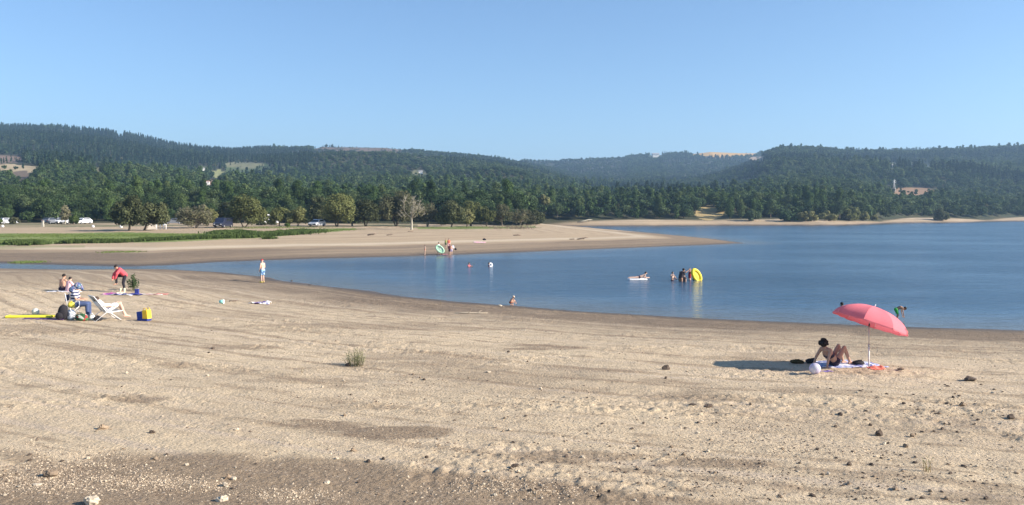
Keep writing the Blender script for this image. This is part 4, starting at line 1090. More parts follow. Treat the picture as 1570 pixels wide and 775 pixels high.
# --- children on the spit
kids = 'bathers on the shore of the spit'
def shore(px, py): return at(px, py, dmin=80)
person('small bare child standing alone at the left of the group on the spit shore', shore(651.5, 390.8), math.radians(200), pose(), 1.12, 'fair', 'short', 'brown', [('briefs', plain('orange_briefs', (.62, .22, .12)), {})], kids, .016)
person('dark haired person carrying a pale green oval float at the water edge', shore(672.5, 391.2), math.radians(-25), pose(kn=[(.10, .10, .50), (-.02, -.10, .50)], an=[(.16, .1, .08), (-.2, -.1, .1)], to=[(.3, .1, .04), (-.06, -.1, .04)], el=[(.08, .24, 1.12), (.10, -.24, 1.12)], wr=[(.28, .1, 1.0), (.26, -.22, 1.02)]), 1.45, 'tan', 'short', 'black',
       [('shirt', plain('cream_shirt', (.70, .66, .55)), dict(sleeve=.5)), ('shorts', plain('grey_shorts', (.25, .25, .24)), {})], kids, .016)
person('slim child in yellow green shirt farthest up the spit sand of the group', shore(683.5, 380.8), math.radians(250), pose(), 1.15, 'fair', 'short', 'brown', [('shirt', plain('yellow_green_shirt', (.50, .52, .16)), dict(sleeve=.5)), ('shorts', plain('green_shorts', (.12, .22, .10)), {})], kids, .016)
person('child in orange red shirt in the middle of the group on the spit shore', shore(688, 383.5), math.radians(280), pose(), 1.40, 'fair', 'long', 'brown', [('shirt', plain('orange_red_shirt', (.62, .16, .10)), dict(sleeve=.6)), ('shorts', plain('pink_shorts', (.70, .42, .44)), {})], kids, .016)
person('child in dark red top standing at the very water edge of the spit', shore(689, 391.3), math.radians(60), pose(), 1.22, 'tan', 'short', 'black', [('shirt', plain('maroon_top', (.20, .04, .06)), dict(sleeve=.5)), ('shorts', plain('dark_shorts', (.05, .03, .05)), {})], kids, .016)
person('pale child in lilac shorts wading right beside the dark red top', shore(692, 391.2), math.radians(100), pose(el=[(.1, .24, 1.12), (.1, -.24, 1.12)]), 1.18, 'fair', 'short', 'blond', [('shorts', plain('lilac_shorts', (.45, .42, .62)), {})], kids, .016)
# ================================================================== BEACH THINGS
WHITEM = mat('white_enamel_tube', (.78, .78, .78), .4, .04, 8, spec=.5)
GREYM = mat('grey_metal', (.45, .45, .46), .4, .05, 8, metal=.6)
def cloth(name, label, cat, px, py, L_, W_, rz, mt, amp=.04, seed=1, freq=3.5, hump=(), group=None, on=0.0, fringe=.15):
    """crumpled cloth lying on the ground, with thickness"""
    p = at(px, py); nxx, nyy = 26, 18
    c, s_ = math.cos(rz), math.sin(rz)
    gx, gy = np.meshgrid(np.linspace(-.5, .5, nxx), np.linspace(-.5, .5, nyy))
    ex = gx * L_ * (1 + fringe * fbm(gy * 3 + seed, gx * 0 + seed, seed, 2)); ey = gy * W_ * (1 + fringe * fbm(gx * 3 + seed, gy * 0, seed + 5, 2))
    hgt = amp * np.clip(.35 + 1.3 * fbm(gx * L_ * freq + seed, gy * W_ * freq, seed, 3), 0, 3)
    for (hx, hy, hr, hh) in hump: hgt = hgt + hh * np.exp(-(((gx - hx) * L_) ** 2 + ((gy - hy) * W_) ** 2) / hr ** 2)
    X = p.x + ex * c - ey * s_; Y = p.y + ex * s_ + ey * c
    G = terrain(X, Y)
    v = np.stack([(X - p.x).ravel(), (Y - p.y).ravel(), (G + hgt + .012 + on - p.z).ravel()], 1)
    i = np.arange(nxx * nyy).reshape(nyy, nxx)
    me = fast_mesh(name, v, np.stack([i[:-1, :-1].ravel(), i[:-1, 1:].ravel(), i[1:, 1:].ravel(), i[1:, :-1].ravel()], 1), [mt], smooth=True)
    o = bpy.data.objects.new(name, me); link(o); o.location = p
    sm = o.modifiers.new('solid', 'SOLIDIFY'); sm.thickness = .012
    tag(o, label, cat, group); return o

# --- coral parasol
CORAL = mat('coral_canvas', (.78, .205, .24), .85, .06, 30, transl=.22)
up = at(1332.3, 566)
U = empty('beach_parasol', up); tag(U, 'coral pink parasol tilted to the right over the beach', 'parasol')
PH = 1.40; til = math.radians(19.5); ax = Vector((math.sin(til), .06, math.cos(til))).normalized()
MB().tube([(0, 0, -.15), (0, 0, .62)], .019, 10).build('lower_pole', mat('white_pole', (.74, .72, .68), .5, .05), U)
MB().tube([(0, 0, .60), (0, 0, PH - .22)], .012, 10).tube([(0, 0, .60), (0, 0, .66)], .024, 10).build('upper_pole', GREYM, U)
hinge = Vector((0, 0, PH - .22))
MB().tube([hinge - Vector((0, 0, .04)), hinge + ax * .04], .02, 10).build('tilt_joint', mat('dark_plastic', (.05, .05, .05), .5, .05), U)
R_ = 0.985; dome = .47; hub = hinge + ax * .05
MB().tube([hinge, hub + ax * (dome + .01)], .012, 8).build('upper_pole', GREYM, U)
Q = Vector((0, 0, 1)).rotation_difference(ax).to_matrix()
def canopy_pt(a, t):     # a in eighths, t 0 apex .. 1 rim
    seg = a - math.floor(a)
    sag = 1 - .075 * math.sin(math.pi * seg) * (t ** .5 if t > 0 else 0)
    r = R_ * math.sin(t * math.radians(78)) / math.sin(math.radians(78)) * sag
    z = dome * (math.cos(t * math.radians(78)) - math.cos(math.radians(78))) / (1 - math.cos(math.radians(78)))
    puff = .035 * math.sin(math.pi * seg) * math.sin(math.pi * t)
    w = (a + .27) * math.pi / 4
    return hub + Q @ Vector((r * math.cos(w), r * math.sin(w), z + puff * -.6))
for g in range(8):
    vs = []; fs = []; na, ntt = 8, 10
    for j in range(ntt + 1):
        for i in range(na + 1): vs.append(canopy_pt(g + i / na * .99999, j / ntt))
    for j in range(ntt):
        for i in range(na): a = j * (na + 1) + i; fs.append((a, a + 1, a + na + 2, a + na + 1))
    MB().add(vs, fs, 0, True).build('canopy_panel', CORAL, U)
rb = mat('white_rib', (.7, .68, .64), .5, .05)
for g in range(8):
    pts_ = [canopy_pt(g, t / 8) - Q @ Vector((0, 0, .012)) for t in range(9)]
    MB().tube(pts_, .005, 5).build('rib', rb, U)
    MB().tube([hinge + ax * .1, canopy_pt(g, .5) - Q @ Vector((0, 0, .015))], .004, 5).build('strut', rb, U)
    MB().ell(canopy_pt(g, 1.0), .014, 0, 8, 6).build('rib_tip', mat('coral_tip', (.7, .25, .24), .6, .05), U)
vs = []; fs = []
for g in range(8):
    for i in range(9):
        q1 = canopy_pt(g + i / 8 * .99999, 1.0); vs += [q1, q1 - Q @ Vector((0, 0, .030 + .008 * math.sin(i * 1.7 + g)))]
n_ = len(vs) // 2
for i in range(n_ - 1): fs.append((2 * i, 2 * i + 2, 2 * i + 3, 2 * i + 1))
MB().add(vs, fs, 0, True).build('valance', CORAL, U)
MB().tube([hub + ax * dome, hub + ax * (dome + .07)], [.018, .010], 8).build('finial', mat('white_plastic', (.8, .8, .8), .4, .04), U)
w_ = canopy_pt(2.75 + 4.0, 1.0)
MB().tube([canopy_pt(6.9, .82) + Vector((0, -.01, .01)), canopy_pt(6.93, .9) + Vector((.02, -.02, 0)), canopy_pt(6.9, 1.0) + Vector((0, -.02, -.03))], .009, 6).build('tie_strap', mat('coral_tip', (.7, .25, .24), .6, .05), U)
TOWEL1 = patches('blue_print_towel', [(.62, .64, .74), (.30, .36, .60), (.72, .74, .78), (.10, .12, .34), (.55, .60, .70)], 9)
cloth('towel', 'blue and white printed towel under the woman by the parasol', 'towel', 1298, 559.5, 1.75, 1.05, .05, TOWEL1, .035, 3)
def bag(name, label, cat, loc, d, rz, mt, mt2=None, seed=1, parts=('body', 'strap')):
    e = empty(name, loc, rz); tag(e, label, cat)
    MB().ell((0, 0, d[2] * .42), (d[0] / 2, d[1] / 2, d[2] * .52), 0, 14, 10, None, .16, seed).ell((d[0] * .1, 0, d[2] * .2), (d[0] * .42, d[1] * .5, d[2] * .25), 0, 12, 8, None, .1, seed + 1).build(parts[0], mt, e, subsurf=1)
    a = d[0] * .2
    MB().tube([(-a, -d[1] * .3, d[2] * .7), (-a * .8, -d[1] * .42, d[2] * 1.05), (a * .6, -d[1] * .4, d[2] * 1.08), (a, -d[1] * .3, d[2] * .7)], .012, 6).build(parts[1], mt2 or mt, e)
    return e
BLACKF = plain('black_fabric', (.022, .020, .025))
bag('bag', 'black cloth bag lying on the blue printed towel', 'bag', at(1316, 561) + Vector((0, 0, .03)), (.36, .22, .13), .1, BLACKF)
bag('bag', 'dark bag in the parasol shade behind the woman', 'bag', at(1243, 557), (.34, .22, .14), .3, BLACKF, seed=4)
bag('bag', 'dark brown flat bag farthest left in the parasol shade', 'bag', at(1222, 557.5), (.40, .25, .12), -.2, plain('dark_brown_fabric', (.06, .04, .012)), seed=7)
def ball(label, loc, r, cols, seamc):
    e = empty('beach_ball', Vector(loc) + Vector((0, 0, r - .01))); tag(e, label, 'ball')
    for k in range(6):
        vs = []; fs = []
        for j in range(13):
            ph = math.pi * j / 12
            for i in range(4):
                th = (k + i / 3) * math.pi / 3 + .3; vs.append((r * math.sin(ph) * math.cos(th), r * math.sin(ph) * math.sin(th) , r * math.cos(ph)))
        for j in range(12):
            for i in range(3): a = j * 4 + i; fs.append((a, a + 4, a + 5, a + 1))
        MB().add(vs, fs, 0, True).build('panel', cols[k % len(cols)], e)
    MB().tube([(0, 0, r - .003), (0, 0, r + .006)], .02, 10).build('valve', seamc, e)
    e.rotation_euler = (.5, .3, .2); return e
LILAC = mat('lilac_plastic', (.66, .60, .74), .4, .05, 8, transl=.25); PALEW = mat('milky_plastic', (.76, .73, .78), .4, .05, 8, transl=.25)
ball('translucent pale lilac ball on the sand in front of the woman', at(1249.5, 573.5), .145, [LILAC, PALEW], PALEW)
cloth('towel', 'small crumpled purple cloth right of the lilac ball', 'cloth', 1265, 570, .34, .2, .2, plain('purple_cloth', (.24, .17, .42)), .05, 5)
cloth('towel', 'crumpled coral red cloth just right of the parasol pole', 'cloth', 1343, 567.5, .38, .26, .1, plain('coral_cloth', (.72, .20, .14)), .10, 8, 6, hump=((-.1, 0, .1, .06),))
def sandal(px, py, rz, mt, label):
    p = at(px, py); e = empty('flip_flop', p + Vector((0, 0, .004)), rz); tag(e, label, 'sandal')
    MB().ell((0, 0, .01), (.12, .045, .011), 0, 14, 6).build('sole', mt, e)
    MB().tube([(-.02, .035, .015), (.02, .01, .05), (.06, 0, .018), (.02, -.01, .05), (-.02, -.035, .015)], .006, 5).build('strap', mt, e); return e
sandal(1350, 568.5, .4, plain('coral_cloth', (.72, .20, .14)), 'coral flip flop right of the crumpled coral cloth')

# --- left camp
def folding_chair(loc, rz, label):
    e = empty('folding_chair', loc, rz); tag(e, label, 'chair')
    for s_ in (.25, -.25):
        MB().tube([(-.22, s_, 0), (.22, s_, .47)], .012, 8).build('leg', WHITEM, e)
        MB().tube([(.24, s_, 0), (-.20, s_, .47)], .012, 8).build('leg', WHITEM, e)
        MB().tube([(-.20, s_, .44), (-.30, s_, .98)], .013, 8).build('back_post', WHITEM, e)
        MB().tube([(-.24, s_, .68), (.22, s_, .66), (.22, s_, .46)], .012, 8).build('armrest', WHITEM, e)
    MB().box((0, 0, .455), (.46, .50, .018)).build('seat', plain('navy_canvas', (.05, .07, .16)), e, bevel=.006)
    MB().box((-.285, 0, .78), (.015, .5, .24)).build('backrest', plain('navy_canvas', (.05, .07, .16)), e, bevel=.005)
    return e
folding_chair(at(116, 487) + Vector((-.02, 0, 0)), math.radians(12), 'folding chair with white posts under the woman in the headscarf')
def deck_chair(loc, rz, label):
    e = empty('deck_chair', loc, rz, 1.14); tag(e, label, 'chair')
    F1 = patches('grey_blue_canvas', [(.30, .30, .29), (.33, .33, .32), (.28, .29, .29)], 4); F2 = plain('light_blue_canvas', (.32, .48, .58))
    for s_ in (.29, -.29):
        MB().tube([(-.42, s_, .84), (-.02, s_, .30), (.06, s_, .27), (.50, s_, .31)], .015, 8).build('side_rail', WHITEM, e)
        MB().tube([(-.38, s_, .0), (.02, s_, .32), (.20, s_, .50)], .013, 8).build('leg', WHITEM, e)
        MB().tube([(.44, s_, .0), (.06, s_, .30), (-.10, s_, .48)], .013, 8).build('leg', WHITEM, e)
        MB().box((.04, s_, .51), (.50, .05, .022)).build('armrest', mat('white_plastic', (.8, .8, .8), .4, .04), e, bevel=.008)
    MB().tube([(-.42, .29, .84), (-.42, -.29, .84)], .014, 8).build('top_rail', WHITEM, e)
    MB().tube([(-.38, .29, .01), (-.38, -.29, .01)], .012, 8).build('foot_rail', WHITEM, e)
    MB().tube([(.44, .29, .01), (.44, -.29, .01)], .012, 8).build('foot_rail', WHITEM, e)
    th = .012; d = Vector((.40, 0, -.54)).normalized(); nrm = Vector((.54, 0, .40)).normalized()
    def slab(a, b, w, y=0):
        a = Vector(a); b = Vector(b); dd = (b - a).normalized(); nn = dd.cross(Vector((0, 1, 0))).normalized() * th / 2; h_ = Vector((0, w / 2, 0)); c_ = Vector((0, y, 0))
        vs = [a + h_ + nn + c_, a - h_ + nn + c_, b - h_ + nn + c_, b + h_ + nn + c_, a + h_ - nn + c_, a - h_ - nn + c_, b - h_ - nn + c_, b + h_ - nn + c_]
        return vs, [(0, 1, 2, 3), (7, 6, 5, 4), (0, 4, 5, 1), (1, 5, 6, 2), (2, 6, 7, 3), (3, 7, 4, 0)]
    vs, fs = slab((-.41, 0, .83), (-.03, 0, .31), .46, -.04); MB().add(vs, fs).build('backrest', F1, e)
    vs, fs = slab((-.41, 0, .83), (-.03, 0, .31), .09, .235); MB().add(vs, fs).build('backrest_edge', F2, e)
    vs, fs = slab((-.02, 0, .30), (.50, 0, .30), .54); MB().add(vs, fs).build('seat', F1, e)
    return e
deck_chair(lp, math.radians(43), 'deckchair with white tube frame and grey canvas back seen from behind')
WH = mat('white_plastic', (.8, .8, .8), .4, .04)
YEL = mat('yellow_vinyl', (.86, .76, .05), .5, .05, 8)
e = empty('air_mattress', at(47, 487), .06); tag(e, 'long flat bright yellow air mattress on the sand at the far left', 'air mattress')
for k in range(5):
    MB().cap((-.80, -.16 + .08 * k, .035), (.80, -.16 + .08 * k, .035), .042, .042).build('tube', YEL, e)
MB().cap((-.84, -.15, .045), (-.84, .15, .045), .05, .05).build('pillow', YEL, e)
cloth('towel', 'dark purple towel in front of the yellow air mattress', 'towel', 70, 489.5, 1.5, .45, .03, plain('dark_purple_towel', (.13, .07, .19)), .03, 9)
ball_l = ball('white and grey ball behind the yellow air mattress', at(54.5, 483.5), .14, [mat('offwhite_vinyl', (.66, .66, .58), .5, .05), mat('grey_green_vinyl', (.55, .56, .5), .5, .05)], WH)
e = empty('backpack', at(97, 490.5), .2); tag(e, 'bulging black backpack left of the folding chair', 'backpack')
MB().ell((0, 0, .27), (.20, .17, .30), 0, 16, 12, None, .10, 2).build('body', BLACKF, e, subsurf=1)
MB().ell((-.10, -.12, .16), (.15, .10, .15), 0, 12, 8, None, .1, 3).build('front_pocket', BLACKF, e, subsurf=1)
for s_ in (.08, -.08): MB().tube([(s_, .15, .5), (s_ * 1.3, .24, .35), (s_ * 1.2, .2, .1)], .018, 6).build('strap', BLACKF, e)
MB().tube([(-.04, 0, .55), (0, 0, .62), (.04, 0, .55)], .012, 6).build('handle', BLACKF, e)
bag('bag', 'grey and white cloth bag leaning on the black backpack', 'bag', at(109, 490.3), (.36, .26, .42), -.2, patches('grey_white_cloth', [(.35, .37, .40), (.60, .64, .68), (.16, .17, .20), (.72, .75, .78)], 7), WH, 3)
YC = plain('yellow_cloth', (.86, .70, .10))
o = bag('bag', 'bright yellow cloth bundle hanging over the folding chair side', 'bag', at(109, 489) + Vector((-.02, .05, .44)), (.28, .18, .24), .2, YC, YC, 6)
GREENF = patches('leafy_print_cloth', [(.03, .09, .04), (.05, .16, .06), (.02, .05, .03), (.45, .48, .42), (.35, .05, .05)], 9)
bag('bag', 'leafy green patterned bag under the folding chair', 'bag', at(125, 491), (.52, .34, .30), .1, GREENF, plain('dark_green_strap', (.03, .09, .04)), 8)
bag('bag', 'lumpy white plastic bag below the deckchair back', 'bag', at(141, 491), (.26, .22, .24), .4, patches('white_sacking', [(.74, .74, .68), (.60, .60, .54)], 8), WH, 9)
bag('bag', 'black bag beneath the deckchair seat', 'bag', at(150, 491), (.34, .24, .20), .1, patches('dark_print_cloth', [(.03, .03, .035), (.06, .05, .05), (.40, .38, .36)], 9), BLACKF, 10)
# blue and yellow beach bag
e = empty('beach_bag', at(221.5, 491.3), math.radians(-20)); tag(e, 'blue and yellow tote bag standing on the sand right of the deckchair', 'bag')
BL = plain('royal_blue_canvas', (.03, .06, .28)); YO = plain('sun_yellow_canvas', (.88, .58, .05))
MB().prism([(-.25, 0.0), (.22, 0.0), (.25, .08), (-.26, .08)], .24).build('base', BL, e, bevel=.01)
MB().prism([(-.26, .082), (0, .082), (-.02, .36), (-.30, .33)], .22).build('blue_side', BL, e, bevel=.015)
MB().prism([(.0, .082), (.25, .082), (.21, .42), (-.02, .40)], .225).build('yellow_side', YO, e, bevel=.015)
MB().tube([(.02, -.08, .40), (.05, -.09, .49), (.15, -.09, .49), (.18, -.08, .41)], .012, 6).build('handle', YO, e)
MB().tube([(.02, .08, .40), (.05, .09, .48), (.15, .09, .48), (.18, .08, .41)], .012, 6).build('handle', YO, e)
# second group
cloth('towel', 'white towel under the bare backed man and his neighbour', 'towel', 97, 447.8, 1.5, .8, .05, plain('white_towel', (.68, .66, .66)), .03, 11)
cloth('towel', 'magenta and purple towel left of the person in red jacket', 'towel', 172, 451.5, .9, .8, .1, patches('magenta_towel', [(.50, .10, .28), (.30, .12, .36), (.62, .40, .46)], 6), .07, 12)
cloth('towel', 'white and blue towel under the red jacketed person', 'towel', 188, 453, 1.1, .6, 0, patches('blue_white_towel', [(.70, .72, .74), (.10, .12, .38), (.66, .66, .60)], 6), .05, 13)
cloth('towel', 'dark blue crumpled towel right of the white and blue one', 'towel', 203, 453, .9, .5, .1, plain('dark_blue_towel', (.04, .05, .22)), .08, 14)
cloth('towel', 'pale pink and white towel stretched out right of the blue one', 'towel', 227, 452, 1.3, .5, -.05, patches('pink_white_towel', [(.72, .52, .46), (.74, .70, .64), (.66, .30, .26)], 5), .03, 15)
cloth('towel', 'small faded red towel at the right end of the towel row', 'towel', 249, 452, .55, .35, .1, plain('faded_red_towel', (.62, .24, .20)), .04, 16)
e = empty('cooler', at(210, 452.2), .1); tag(e, 'small dark blue cooler box at the end of the blue towel', 'cooler')
MB().box((0, 0, .12), (.18, .16, .24)).build('body', plain('dark_blue_plastic', (.04, .05, .22)), e, bevel=.012)
MB().box((0, 0, .262), (.2, .18, .04)).build('lid', plain('dark_blue_plastic', (.04, .05, .22)), e, bevel=.01)
MB().tube([(-.08, 0, .26), (-.08, 0, .34), (.08, 0, .34), (.08, 0, .26)], .008, 6).build('handle', GREYM, e)
def boot(px, py, rz, label, mt, g=None):
    e = empty('boot', at(px, py) + Vector((0, 0, .03)), rz); tag(e, label, 'shoe', g)
    MB().cap((0, 0, .05), (.16, 0, .045), .05, .045).cap((0, 0, .05), (-.01, 0, .24), .05, .055).build('upper', mt, e, voxel=.012)
    MB().box((.06, 0, .0), (.28, .095, .022)).build('sole', WH, e, bevel=.008)
CREAM = plain('cream_leather', (.66, .60, .42))
boot(184.5, 451.8, 3.9, 'cream high boot on the towel, left one of the pair', CREAM, 'cream boots below the red jacket')
boot(190.5, 452, 3.7, 'cream high boot on the towel, right one of the pair', CREAM, 'cream boots below the red jacket')
# leafy shrub behind the red jacket
def weed(name, label, px, py, hgt, w, nstem, leafn, mt, seed, lsize=.06, cat='plant', stem_m=None):
    p = at(px, py); rnd = random.Random(seed); e = empty(name, p); tag(e, label, cat)
    st = MB(); tips = []
    for i in range(nstem):
        a = rnd.random() * 6.28; q = rnd.random() ** .6; l = rnd.uniform(.5, 1.0) * (1 - .35 * q * q)
        tip = Vector((math.cos(a) * w * .5 * q, math.sin(a) * w * .5 * q, hgt * l))
        b = Vector((math.cos(a) * w * .34 * q, math.sin(a) * w * .34 * q, -.02)); m_ = b.lerp(tip, .55) + Vector((rnd.uniform(-.03, .03), 0, .04 * hgt))
        st.tube([b, m_, tip], [.006, .004, .002], 4); tips += [m_.lerp(tip, .2), m_.lerp(tip, .7), tip, b.lerp(m_, .7)]
    rg = np.random.default_rng(seed); C = np.array([tuple(t) for t in tips])
    v = leaf_quads(rg, C, np.full(len(C), w * .09), nstem * leafn, lsize, 1.0)
    v[:, 2] = np.maximum(v[:, 2], .004)
    st.build('stems', stem_m or mat('green_stem', (.12, .13, .06), .8, .1), e)
    link(bpy.data.objects.new('leaves', fast_mesh('leaves', v, np.arange(len(v)).reshape(-1, 4), [mt])), e)
WEEDM = foliage_mat('weed_leaves', (.12, .15, .06), (.14, .16, .07), (.16, .17, .08), .3, 1)
weed('small_bush', 'leafy green bush right behind the person in the red jacket', 204, 446, .92, .62, 30, 26, foliage_mat('shrub_leaves', (.07, .12, .045), (.09, .14, .05), (.10, .14, .05), .3, 1), 3, .030)
weed('weed_plant', 'sparse grey green weed growing from the dry sand left of the middle', 545, 560.5, .46, .66, 60, 12, foliage_mat('dusty_leaves', (.15, .155, .08), (.18, .175, .095), (.2, .19, .11), .3, 1), 4, .012)
weed('weed_sprout', 'thin forked sprout on the sand at the lower right', 1420, 723, .27, .22, 7, 6, WEEDM, 5, .010, stem_m=mat('straw_stem', (.32, .24, .12), .8, .1))
weed('weed_sprout', 'tiny single stalk on the sand below the tote bag', 463, 572, .25, .05, 2, 5, WEEDM, 6, .008, stem_m=mat('straw_stem', (.32, .24, .12), .8, .1))
weed('weed_sprout', 'tiny dry stalk at the waterline left of the squatting child', 676, 468, .34, .08, 3, 4, WEEDM, 7, .010, stem_m=mat('straw_stem', (.32, .24, .12), .8, .1))
# middle
cloth('towel', 'heap of purple and white clothes lying on the sand below the boy', 'clothes', 399, 464.8, 1.0, .5, .0, patches('purple_white_clothes', [(.10, .06, .28), (.74, .72, .80), (.22, .12, .34), (.12, .10, .32), (.70, .66, .60)], 6), .14, 18, 5)
e = empty('bucket', at(340, 465.8)); tag(e, 'small turquoise bucket lying on the sand left of the clothes heap', 'bucket')
MB().tube([(-.11, 0, .09), (.09, 0, .09)], [.07, .10], 14).build('body', plain('turquoise_plastic', (.30, .66, .60)), e)
MB().tube([(.09, 0, .19), (.16, -.03, .030), (.09, 0, .0)], .005, 5).build('handle', WH, e)
MB().tube([(.085, 0, .09), (.10, 0, .09)], [.106, .106], 14).build('rim', WH, e)
one_log('small brown stick between the turquoise bucket and the clothes heap', 358, 462.5, .42, .03, .1, DRIFT, 21)
# --- things of the bathers
def ring(label, loc, R1, R2, r, mt, rot, name='swim_ring', cat='float', sub=None):
    vs = []; fs = []; n1, n2 = 28, 12
    for i in range(n1):
        a = 2 * math.pi * i / n1; c = Vector((math.cos(a) * R1, math.sin(a) * R2, 0)); o_ = Vector((math.cos(a), math.sin(a), 0))
        for k in range(n2):
            b = 2 * math.pi * k / n2; vs.append(c + o_ * r * math.cos(b) + Vector((0, 0, r * math.sin(b))))
    for i in range(n1):
        for k in range(n2): fs.append((i * n2 + k, ((i + 1) % n1) * n2 + k, ((i + 1) % n1) * n2 + (k + 1) % n2, i * n2 + (k + 1) % n2))
    e = empty(name, loc); e.rotation_euler = rot; tag(e, label, cat)
    MB().add(vs, fs, 0, True).build('tube', mt, e)
    if sub: MB().ell((0, 0, 0), (R1 - r * .3, R2 - r * .3, r * .35), 0, 20, 6).build('floor', sub, e)
    MB().tube([(R1, 0, r), (R1, 0, r + .02)], .015, 8).build('valve', WH, e); return e
GREENV = mat('pale_green_vinyl', (.42, .66, .46), .5, .05); GREENW = patches('green_white_vinyl', [(.42, .66, .46), (.70, .76, .68), (.36, .60, .42)], 8)
p = shore(674.8, 391.3)
ring('pale green oval float carried upright by the person on the spit shore', p + Vector((0, -.22, .68)), .52, .30, .09, GREENV, (math.radians(80), math.radians(42), 0), sub=GREENW)
x, y, _ = in_water(1068, 430, 0)
ring('big yellow oval float lifted on its side out of the water', (x, y, .34), .47, .27, .12, mat('yellow_float_vinyl', (.88, .68, .04), .45, .05), (math.radians(74), math.radians(58), math.radians(10)), 'inflatable_boat', sub=mat('yellow_float_floor', (.80, .60, .05), .5, .1))
x, y, _ = in_water(752, 409, 0)
ring('small white swim ring standing in the water by the dark haired swimmer', (x, y, .14), .15, .15, .075, WH, (math.radians(80), 0, math.radians(20)))
x, y, _ = in_water(981, 428.6, 0)
e = empty('air_mattress', (x, y, -.01), math.radians(8)); tag(e, 'white air mattress floating under the lying bather', 'air mattress')
for k in range(4): MB().cap((-.82, -.24 + .16 * k, .0), (.42, -.24 + .16 * k, .0), .085, .085).build('tube', WH, e)
PINK = patches('pink_towel', [(.74, .38, .42), (.76, .50, .52), (.74, .66, .64)], 3)
def cloth_far(*a, **k): return cloth(*a, **k)
cloth_far('towel', 'pink towel laid out alone on the spit sand', 'towel', 735.5, 372.2, 1.6, 2.4, .0, PINK, .06, 22)
bag('bag', 'black bag at the end of the pink towel on the spit', 'bag', shore(742.5, 369), (.55, .35, .28), .1, BLACKF)
bag('bag', 'small black bag on the wet sand right of the children', 'bag', shore(698.5, 383.8), (.30, .25, .26), .1, BLACKF, seed=12)
bag('bag', 'pale blue and white bag right of the orange red shirted child', 'bag', shore(694, 381.6), (.42, .3, .42), .1, patches('blue_white_bag', [(.62, .64, .74), (.38, .42, .62), (.72, .72, .76)], 6), WH, 14)
cloth_far('towel', 'small pink cloth at the water edge between the float and the maroon top', 'cloth', 682, 390.8, .7, .8, .0, plain('dusty_pink_cloth', (.58, .26, .30)), .08, 23)

